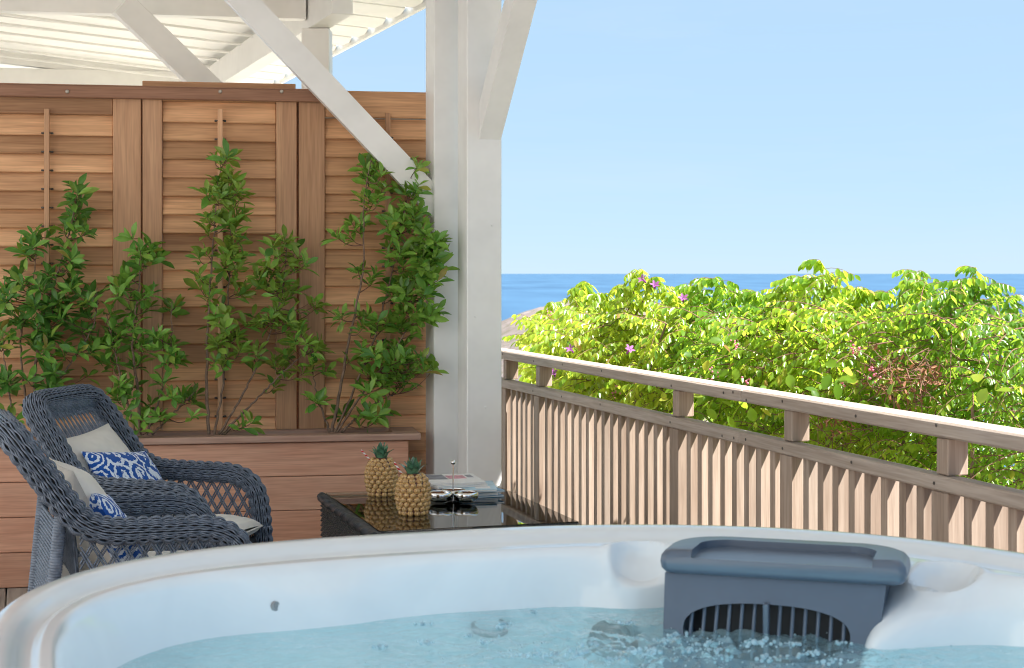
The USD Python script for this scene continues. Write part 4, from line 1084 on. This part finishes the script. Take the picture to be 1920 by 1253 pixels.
# ------------------------------------------------------------------ foliage
def leaf_template(kind):
    """unit leaf along +y, width in x, folded and curved; rows of three vertices"""
    if kind == 'obovate':
        prof = [(0, .02), (.18, .13), (.42, .30), (.64, .37), (.82, .25), (1.0, .005)]; curl, fold = .16, .22
    else:
        prof = [(0, .03), (.22, .38), (.5, .50), (.78, .36), (1.0, .03)]; curl, fold = .10, .16
    V = []
    for y, w in prof:
        z = -curl * y * y
        V += [(-w / 2, y, z + fold * w), (0, y, z), (w / 2, y, z + fold * w)]
    F = []
    for k in range(len(prof) - 1):
        a = k * 3
        for s in (0, 1):
            F += [[a + s, a + s + 1, a + s + 4], [a + s, a + s + 4, a + s + 3]]
    return np.array(V), np.array(F)
LT = {k: leaf_template(k) for k in ('obovate', 'oval')}
def leaves(pos, d, up, size, wid, kind):
    """arrays of leaf meshes (n, verts, 3)"""
    pos, d, up = np.asarray(pos), np.asarray(d), np.asarray(up)
    d = d / np.linalg.norm(d, axis=1, keepdims=True)
    x = np.cross(d, up); x /= np.linalg.norm(x, axis=1, keepdims=True) + 1e-9
    z = np.cross(x, d)
    V = LT[kind][0]
    s = np.asarray(size)[:, None, None]; w = np.asarray(wid)[:, None, None]
    return pos[:, None] + s * (V[None, :, :1] * w * x[:, None] + V[None, :, 1:2] * d[:, None] + V[None, :, 2:] * z[:, None])
def merged(LV, kind):
    n, m = LV.shape[:2]
    F = LT[kind][1]
    return LV.reshape(-1, 3), (F[None] + (np.arange(n) * m)[:, None, None]).reshape(-1, 3)
def to_px(P):
    return np.stack([960 + P[..., 0] / P[..., 1] * 3000, 512 - (P[..., 2] - EYE) / P[..., 1] * 3000], -1)
def add_foliage(t, LV, kind, mat, limit=300, cell=18):
    """the leaves that show largest, one prim each; the rest as one part"""
    c = LV.mean(1); px = to_px(c)
    vis = (px[:, 0] > -10) & (px[:, 0] < 1930) & (px[:, 1] > 0) & (px[:, 1] < 1100)
    if kind == 'oval':
        y_rail = 512 + .1628 * (px[:, 0] - 38) + 20
        vis &= px[:, 1] < y_rail + 90
    best = {}
    for k in np.where(vis)[0]:
        key = (int(px[k, 0] // cell), int(px[k, 1] // cell))
        if key not in best or c[k, 1] < c[best[key], 1]:
            best[key] = k
    pick = list(best.values())
    area = lambda k: np.ptp(to_px(LV[k])[:, 0]) * np.ptp(to_px(LV[k])[:, 1])
    pick = sorted(pick, key=lambda k: -area(k))[:limit]
    rest = np.setdiff1d(np.arange(len(LV)), pick)
    for k in pick:
        t.part('leaf', (LV[k], LT[kind][1]), mat, smooth=True)
    if len(rest):
        t.part('foliage', merged(LV[rest], kind), mat, kind='stuff', smooth=True)

def screen_Y(px, off):
    r = (px - 960) / 3000
    o = F0 + rot2((0, off), A_F)
    s = (r * o[1] - o[0]) / (math.cos(A_F) - r * math.sin(A_F))
    return o[1] + s * math.sin(A_F)
def shrub(label, stems, blobs, seed, limit=300, dens=.62, group=None):
    g = np.random.default_rng(seed)
    b0 = stems[0][0]
    base = at(b0[0], b0[1], screen_Y(b0[0], -.19)); base[2] = .59
    t = Thing('shrub', label, 'shrub', base, 'world')
    S = []; wood_m = []
    for st in stems:
        offs = np.linspace(-.19, -.19 + g.uniform(-.07, .06), len(st))
        P = np.array([at(x, y, screen_Y(x, o)) for (x, y), o in zip(st, offs)])
        Q = spline(P, 40)
        Q[1:-1] += g.normal(0, .0022, Q[1:-1].shape)
        rr = np.linspace(.0085 if st is stems[0] else .0062, .0018, len(Q))
        S.append(Q)
        t.part('stem', tube(Q, rr, 7), 'bark', smooth=True)
    SP = np.vstack(S)
    pos, d, up, size, wid = [], [], [], [], []
    yp, yd, yu, ys, yw = [], [], [], [], []
    for bx, by, rx, ry, n in blobs:
        for _ in range(max(1, int(round(n * dens)))):
            a, q = g.uniform(0, 2 * np.pi), math.sqrt(g.random())
            x, y = bx + rx * q * math.cos(a), by + ry * q * math.sin(a)
            off = np.clip(-.20 + g.normal(0, .075), -.36, -.05)
            if x > 785: off = np.clip(-.31 + g.normal(0, .03), -.38, -.26)      # grows out in front of the post
            tip = at(x, y, screen_Y(x, off))
            # twig from a stem point a little lower
            w = np.linalg.norm((SP - tip) * np.array([1, .7, 1]), axis=1) + np.where(SP[:, 2] > tip[2] - .02, .4, 0)
            root = SP[np.argmin(w)]
            tl = np.linalg.norm(tip - root)
            if tl > .012:
                mid = (root + tip) / 2 + np.array([0, 0, -.12 * tl]) + g.normal(0, .01, 3)
                tw = spline([root, mid, tip], 9)
                wood_m.append(tube(tw, np.linspace(.0030, .0012, 9), 5))
                ax = tw[-1] - tw[-3]
            else:
                tw = np.array([root, tip]); ax = np.array([0, 0, 1.0])
            ax = ax / (np.linalg.norm(ax) + 1e-9) + np.array([0, 0, .55]); ax /= np.linalg.norm(ax)
            e1 = np.cross(ax, [.3, 1, .1]); e1 /= np.linalg.norm(e1); e2 = np.cross(ax, e1)
            nl = int(g.integers(5, 8)); ph = g.uniform(0, 6.28)
            L0 = g.uniform(.064, .094)
            for k in range(nl):
                aa = ph + k * 2.4
                spread = np.interp(k / nl, [0, 1], [1.25, .45]) + g.normal(0, .15)
                dd = ax * math.cos(spread) + (e1 * math.cos(aa) + e2 * math.sin(aa)) * math.sin(spread)
                dd[2] -= .12 * g.random()
                pp = tip - ax * .020 * (1 - k / nl) * g.uniform(.6, 1.6)
                L = L0 * np.interp(k / nl, [0, .7, 1], [1, .95, .6]) * g.uniform(.85, 1.15)
                tgt = (yp, yd, yu, ys, yw) if (k >= nl - 2 and g.random() < .35) else (pos, d, up, size, wid)
                for lst, val in zip(tgt, (pp, dd, ax + .35 * g.normal(0, 1, 3), L, g.uniform(.85, 1.1))):
                    lst.append(val)
            if tl > .06:                         # a few leaves along the twig
                for k in range(int(g.integers(1, 4))):
                    f_ = g.uniform(.35, .85); pp = tw[int(f_ * (len(tw) - 1))]
                    dd = ax * .6 + g.normal(0, .6, 3)
                    for lst, val in zip((pos, d, up, size, wid), (pp, dd, np.array([0, -.3, 1.]) + g.normal(0, .3, 3), g.uniform(.05, .075), g.uniform(.8, 1.05))):
                        lst.append(val)
    if wood_m:
        t.part('twigs', join(wood_m), 'twig', kind='stuff', smooth=True)
    add_foliage(t, leaves(pos, d, up, size, wid, 'obovate'), 'obovate', 'shrub_leaf', limit)
    if yp:
        t.part('young_leaves', merged(leaves(yp, yd, yu, ys, yw, 'obovate'), 'obovate'), 'shrub_young_leaf', kind='stuff', smooth=True)
    return t
SB = 815
shrub('leafy green shrub at the far left of the planter, narrow spire above a wide crown',
      [[(68, SB), (66, 700), (80, 600), (118, 480), (140, 390), (147, 355)], [(60, SB), (45, 720), (40, 620), (62, 520), (70, 450)], [(30, SB), (15, 730), (5, 650)], [(75, SB), (120, 700), (178, 600), (182, 540)]],
      [(145, 375, 14, 26, 7), (138, 425, 30, 25, 9), (72, 462, 34, 24, 9), (132, 478, 30, 26, 7), (62, 520, 34, 28, 9), (112, 535, 34, 30, 11), (40, 580, 36, 30, 10), (80, 600, 40, 36, 15), (150, 590, 44, 40, 14), (20, 560, 26, 26, 6),
       (95, 655, 46, 30, 12), (15, 640, 24, 30, 6), (170, 640, 40, 30, 8), (125, 705, 50, 26, 9), (60, 720, 40, 20, 5), (15, 710, 24, 24, 6), (90, 770, 36, 20, 4), (10, 780, 18, 20, 3)], 31, dens=.8)
shrub('slender green shrub just left of the tallest shrub, before the joint of two panels',
      [[(262, SB), (258, 730), (248, 640), (258, 560), (264, 450)], [(256, SB), (232, 730), (215, 660), (200, 590)], [(275, SB), (312, 700), (322, 620), (322, 565)], [(285, SB), (330, 770), (365, 735)]],
      [(262, 462, 26, 24, 9), (285, 475, 20, 14, 4), (255, 500, 30, 20, 6), (238, 545, 36, 24, 8), (280, 555, 22, 20, 5), (228, 600, 40, 26, 10), (215, 650, 36, 30, 9), (255, 660, 30, 26, 6), (235, 705, 40, 24, 7), (322, 570, 14, 12, 3), (300, 640, 30, 22, 5), (315, 690, 34, 28, 6),
       (240, 750, 34, 26, 6), (280, 770, 26, 20, 5), (340, 745, 36, 22, 8), (372, 770, 22, 18, 3), (270, 795, 22, 12, 3), (325, 650, 14, 16, 3)], 32, dens=.75)
shrub('tallest leafy green shrub, its spire rising before the middle louvred panel',
      [[(392, SB), (388, 700), (390, 600), (400, 450), (410, 340), (417, 290)], [(402, SB), (418, 720), (425, 620), (430, 500), (435, 400)], [(410, SB), (455, 740), (500, 640), (530, 540), (537, 450)], [(415, SB), (470, 760), (540, 690), (590, 650)], [(420, SB), (440, 800), (452, 795)]],
      [(417, 298, 12, 16, 5), (420, 335, 22, 20, 8), (400, 375, 28, 22, 8), (435, 370, 24, 26, 8), (390, 415, 22, 22, 6), (440, 425, 28, 28, 12), (450, 465, 26, 24, 9), (430, 500, 30, 26, 8), (375, 478, 16, 14, 3), (362, 515, 18, 10, 2), (385, 545, 20, 14, 4),
       (530, 455, 26, 18, 7), (545, 490, 30, 22, 9), (510, 500, 28, 24, 7), (525, 540, 36, 24, 8), (470, 540, 34, 28, 8), (575, 570, 20, 18, 4), (410, 590, 26, 20, 6), (430, 620, 30, 22, 8), (470, 610, 28, 20, 5), (520, 590, 32, 24, 7), (560, 610, 24, 18, 4),
       (425, 665, 30, 22, 7), (400, 640, 20, 16, 4), (470, 670, 30, 20, 5), (540, 650, 36, 22, 7), (590, 655, 22, 16, 4), (515, 690, 30, 16, 4), (455, 795, 20, 8, 3), (505, 735, 18, 14, 2), (560, 690, 20, 12, 2)], 33, dens=.7)
shrub('dense green shrub at the right end of the planter, its tips overlapping the brace',
      [[(622, SB - 5), (640, 720), (660, 610), (682, 500), (682, 400), (695, 300)], [(628, SB - 5), (668, 720), (712, 600), (742, 480), (760, 390), (778, 310)], [(632, SB - 5), (680, 740), (750, 640), (795, 540), (815, 450)], [(618, SB - 5), (598, 750), (585, 690)], [(640, SB - 5), (700, 760), (735, 740)]],
      [(697, 305, 16, 16, 6), (700, 345, 24, 20, 7), (688, 385, 24, 18, 5), (650, 440, 22, 10, 2), (672, 425, 20, 14, 3), (775, 315, 20, 16, 6), (772, 350, 26, 22, 10), (762, 395, 30, 24, 12), (785, 425, 24, 20, 8), (745, 440, 28, 20, 7), (815, 445, 20, 18, 8), (808, 485, 26, 26, 13),
       (768, 480, 28, 24, 9), (732, 480, 20, 18, 4), (815, 525, 18, 18, 7), (780, 540, 30, 26, 12), (700, 520, 22, 14, 3), (668, 510, 16, 10, 2), (740, 555, 30, 20, 8), (812, 590, 20, 16, 8), (770, 600, 34, 26, 12), (725, 620, 30, 24, 9), (690, 600, 24, 20, 5), (640, 590, 20, 14, 2),
       (800, 680, 18, 20, 8), (760, 660, 30, 24, 10), (715, 680, 34, 24, 10), (670, 670, 30, 22, 5), (735, 720, 30, 20, 9), (690, 720, 30, 18, 5), (600, 690, 26, 18, 4), (590, 740, 20, 16, 3), (720, 775, 26, 18, 7), (670, 775, 30, 16, 4), (765, 700, 20, 16, 5)], 34, limit=300, dens=.75)

# ------------------------------------------------------------------ bushes outside the railing, in full sun
PX = [960, 985, 1010, 1040, 1070, 1100, 1140, 1170, 1195, 1225, 1260, 1290, 1320, 1350, 1400, 1450, 1500, 1525, 1545, 1580, 1620, 1655, 1690, 1725, 1755, 1790, 1830, 1850, 1880, 1905, 1925, 1990]
PY = [640, 585, 580, 572, 545, 535, 562, 540, 516, 530, 558, 562, 528, 532, 560, 545, 530, 505, 497, 535, 565, 562, 535, 516, 555, 545, 510, 530, 565, 605, 612, 620]
U_RAIL = 2.40
def bush_point(px, py, off):
    r = (px - 960) / 3000
    Y = (U_RAIL + off) / (math.cos(A_UV) * r + math.sin(A_UV))
    return at(px, py, Y)
grng = np.random.default_rng(77)
def leafy_bush(name, label, x0, x1, nspray, seed, flowers=(), dry=None, big=(), sprigs=()):
    nspray = int(nspray * 1.55)
    g = np.random.default_rng(seed)
    cx = (x0 + x1) / 2
    b = bush_point(cx, 700, 1.3); base = np.array([b[0], b[1], -1.2])
    t = Thing(name, label, 'bush', base, 'world')
    pos, d, up, size, wid = [], [], [], [], []
    tw = []; anchors = []
    for k in range(nspray):
        px = g.uniform(x0 - (18 if x0 > 1000 else -34), x1 + 18)
        off = .62 + 1.6 * g.random() ** 1.2
        ytop = np.interp(px, PX, PY)
        ymass = ytop + .6 * max(0, 575 - ytop) + 36          # below this line the crown is solid
        if px < 1035:
            ybot = np.interp(px, [960, 1035], [690, 760])
        else:
            ybot = np.interp(px, [1035, 1920], [790, 985])
        f = g.random()
        if f < .13:
            py = ymass + abs(g.normal(0, 8))
        else:
            py = ymass + (ybot - ymass) * g.random() ** 1.08
        if py > ybot: continue
        # nearer sprays sit lower: the crown is a rounded mass
        lift = (py - ytop) / 160
        if py < ymass + 55 and g.random() < .45: continue
        off = min(off, .65 + 2.0 * g.random()) if lift < .5 else off
        if g.random() < .55 and lift > .25: off = .60 + .5 * g.random()
        o = bush_point(px, py, off)
        L = g.uniform(.13, .27) * (o[1] / 6.6) ** .5
        az_ = g.uniform(0, 2 * np.pi); el = g.uniform(-.1, .9) if lift > .3 else g.uniform(.2, 1.0)
        dir_ = np.array([math.cos(az_) * math.cos(el), math.sin(az_) * math.cos(el), math.sin(el)])
        n = int(g.integers(7, 12))
        s = np.linspace(0, 1, n)
        P = o + dir_ * (s * L)[:, None] + np.array([0, 0, -1.0]) * (s ** 2 * L * g.uniform(.25, .7))[:, None]
        if lift < .15:
            P = P - np.array([0, 0, P[:, 2].max() - max(o[2], P[0, 2])])
        tw.append(tube(P, np.linspace(.0024, .001, n), 4, caps=False)); anchors.append(P[0])
        tang = np.gradient(P, axis=0); tang /= np.linalg.norm(tang, axis=1, keepdims=True)
        side = np.cross(tang, [0, 0, 1.0]); side /= np.linalg.norm(side, axis=1, keepdims=True) + 1e-9
        L0 = g.uniform(.028, .042) * o[1] / 6.6
        for q in range(n):
            for sg in (-1, 1):
                if g.random() < .12: continue
                dd = side[q] * sg * g.uniform(.5, 1.0) + tang[q] * .45 + np.array([0, 0, -g.uniform(.3, 1.1)])
                pos.append(P[q]); d.append(dd); up.append(np.array([0, 0, 1.0]) + side[q] * sg * .8 + g.normal(0, .3, 3))
                size.append(L0 * g.uniform(.8, 1.2)); wid.append(g.uniform(.8, 1.1))
    # single shoots that stand up out of the crown
    for sx, sy in sprigs:
        off = g.uniform(.7, 1.3)
        tip = bush_point(sx, sy, off); ym = np.interp(sx, PX, PY) + 70
        root = bush_point(sx + g.normal(0, 14), max(ym, sy + 75), off)
        n = 26
        Q = spline([root, (root + tip) / 2 + g.normal(0, .02, 3), tip], n)
        tw.append(tube(Q, np.linspace(.004, .001, n), 5, caps=False))
        for q in list(range(2, n - 2, 3 if len(sprigs) > 6 else 2)) + [n - 2, n - 1]:
            f_ = q / n
            for c in range(1 if g.random() < .4 else 2):
                az_ = g.uniform(0, 2 * np.pi); L = g.uniform(.09, .20) * (1.15 - .7 * f_)
                hd = np.array([math.cos(az_), math.sin(az_), g.uniform(.1, .6)])
                m_ = int(g.integers(5, 8)); s = np.linspace(0, 1, m_)
                P = Q[q] + hd * (s * L)[:, None] - np.array([0, 0, 1.0]) * (s ** 2 * L * .45)[:, None]
                tw.append(tube(P, .0009, 4, caps=False))
                L0 = g.uniform(.030, .045) * tip[1] / 6.6
                sd = np.cross(hd, [0, 0, 1.0]); sd /= np.linalg.norm(sd)
                for b_ in range(m_):
                    for sg in (-1, 1):
                        if g.random() < .25: continue
                        pos.append(P[b_]); d.append(sd * sg * .6 + hd * .3 + np.array([0, 0, -g.uniform(.4, 1.3)])); up.append(np.array([0, 0, 1.0]) + sd * sg + g.normal(0, .3, 3))
                        size.append(L0 * g.uniform(.8, 1.2)); wid.append(g.uniform(.8, 1.1))
    anchors = np.array(anchors)
    # limbs
    for k in range(5):
        a_ = anchors[g.integers(len(anchors))]
        m1 = base + (a_ - base) * .45 + g.normal(0, .12, 3)
        t.part('branch', tube(spline([base + g.normal(0, .05, 3) * [1, 1, 0], m1, a_], 16), np.linspace(.022, .005, 16), 7), 'bark', smooth=True)
    t.part('twigs', join(tw), 'twig', kind='stuff', smooth=True)
    add_foliage(t, leaves(pos, d, up, size, wid, 'oval'), 'oval', 'bush_leaf', 300, cell=22)
    for px, py, s_ in big:                      # broad climbing leaves near the rail
        o = bush_point(px, py, .42)
        for k in range(int(g.integers(4, 7))):
            dd = g.normal(0, 1, 3) + np.array([0, -.5, -.2])
            LVb = leaves([o + g.normal(0, .05, 3)], [dd], [np.array([0, -.6, 1]) + g.normal(0, .3, 3)], [s_ * .72 * g.uniform(.8, 1.2)], [1.35], 'oval')
            t.part('broad_leaf', (LVb[0], LT['oval'][1]), 'bush_leaf', smooth=True)
    for px, py, kind in flowers:
        o = bush_point(px, py, .40 if py > 640 else .75)
        V, F, n0 = [], [], 0
        if kind == 'purple':
            ax = np.array([g.normal(0, .3), -.6, .6]); ax /= np.linalg.norm(ax)
            e1 = np.cross(ax, [0, 0, 1.0]); e1 /= np.linalg.norm(e1); e2 = np.cross(ax, e1)
            for k in range(5):
                a = 2 * np.pi * k / 5
                w_ = e1 * math.cos(a) + e2 * math.sin(a)
                LVb = leaves([o + w_ * .004], [w_ * .85 + ax * .5], [ax], [.027], [1.1], 'oval')[0]
                V.append(LVb); F.append(LT['oval'][1] + n0); n0 += len(LVb)
            tb_, tf = tube([o - ax * .03, o], [.004, .007], 7); V.append(tb_); F.append(tf + n0)
            t.part('flower', (np.vstack(V), np.vstack(F)), 'purple_petal', smooth=True)
        else:
            for k in range(8):
                c = o + g.normal(0, .012, 3) * [1, 1, 1.6]
                m_ = moved(ico0, c, s=g.uniform(.003, .0055)); V.append(m_[0]); F.append(m_[1] + n0); n0 += len(m_[0])
            t.part('flower', (np.vstack(V), np.vstack(F)), 'pink_petal', smooth=True, kind='stuff')
    if dry:
        dpos, dd_, du, ds, dw = [], [], [], [], []; dt = []
        for cx_, cy_, rx, ry, n in dry:
            for k in range(n):
                o = bush_point(cx_ + g.normal(0, rx), cy_ + g.normal(0, ry), .44 + .18 * g.random())
                dpos.append(o); dd_.append(g.normal(0, 1, 3)); du.append(g.normal(0, 1, 3)); ds.append(g.uniform(.015, .03)); dw.append(g.uniform(.4, .9))
                if k % 4 == 0:
                    dt.append(tube(spline([o, o + g.normal(0, .03, 3), o + g.normal(0, .05, 3)], 6), .0014, 4, caps=False))
        t.part('dry_twigs', join(dt), 'twig', kind='stuff', smooth=True)
        t.part('dry_leaves', merged(leaves(dpos, dd_, du, ds, dw, 'oval'), 'oval'), 'dry_leaf', kind='stuff', smooth=True)
    return t
leafy_bush('flowering_bush', 'sunlit bush beyond the railing nearest the white post, before the brown headland', 985, 1145, 420, 41, [(1038, 700, 'purple'), (1030, 590, 'pink'), (1070, 655, 'purple')], sprigs=[(1072, 540), (1102, 530), (1088, 545), (1120, 555), (1135, 550), (1040, 568), (1022, 582)])
leafy_bush('flowering_bush', 'sunlit bush with a purple flower at its pointed top, second from the white post', 1140, 1290, 430, 42, [(1205, 524, 'purple'), (1228, 535, 'purple'), (1281, 560, 'purple'), (1180, 656, 'purple'), (1277, 637, 'purple'), (1150, 868 - 130, 'pink'), (1300, 622, 'purple')], big=[(1310, 770, .075), (1250, 740, .07)], sprigs=[(1195, 508), (1222, 520), (1172, 535), (1255, 548), (1238, 535), (1160, 545), (1275, 555)])
leafy_bush('flowering_bush', 'sunlit bush with a broad flat top against the sea, right of the purple flowered peak', 1280, 1440, 430, 43, [(1380, 650, 'pink'), (1333, 708, 'pink'), (1396, 716, 'pink'), (1368, 628, 'purple')], big=[(1330, 700, .075), (1400, 770, .08), (1360, 665, .07)], sprigs=[(1312, 522), (1340, 522), (1358, 535), (1420, 548), (1300, 535), (1380, 548), (1400, 552), (1440, 550)])
leafy_bush('flowering_bush', 'tallest sunlit bush beyond the railing, its leafy tip rising above the sea horizon', 1430, 1625, 520, 44, [(1600, 650, 'pink'), (1590, 710, 'pink'), (1458, 640, 'pink'), (1605, 628, 'pink')], big=[(1500, 730, .085), (1540, 740, .08), (1600, 700, .08)], sprigs=[(1537, 488), (1502, 520), (1560, 515), (1470, 535), (1615, 542), (1520, 520), (1455, 545), (1590, 540), (1485, 530)])
leafy_bush('flowering_bush', 'sunlit bush with a clump of dry brown twigs above the handrail', 1615, 1775, 470, 45, [(1640, 705, 'pink')], dry=[(1660, 702, 22, 17, 150), (1735, 708, 20, 18, 110), (1690, 735, 26, 12, 50), (1575, 800, 20, 12, 40)], big=[(1690, 755, .08)], sprigs=[(1722, 508), (1695, 525), (1640, 548), (1750, 545), (1710, 530), (1670, 550), (1735, 530)])
leafy_bush('flowering_bush', 'sunlit drooping bush at the right edge of the view, tall sprig against the sea', 1765, 1990, 520, 46, big=[(1860, 700, .07)], sprigs=[(1830, 502), (1800, 525), (1850, 535), (1885, 560), (1930, 600), (1815, 530), (1780, 545), (1870, 555), (1905, 590)])
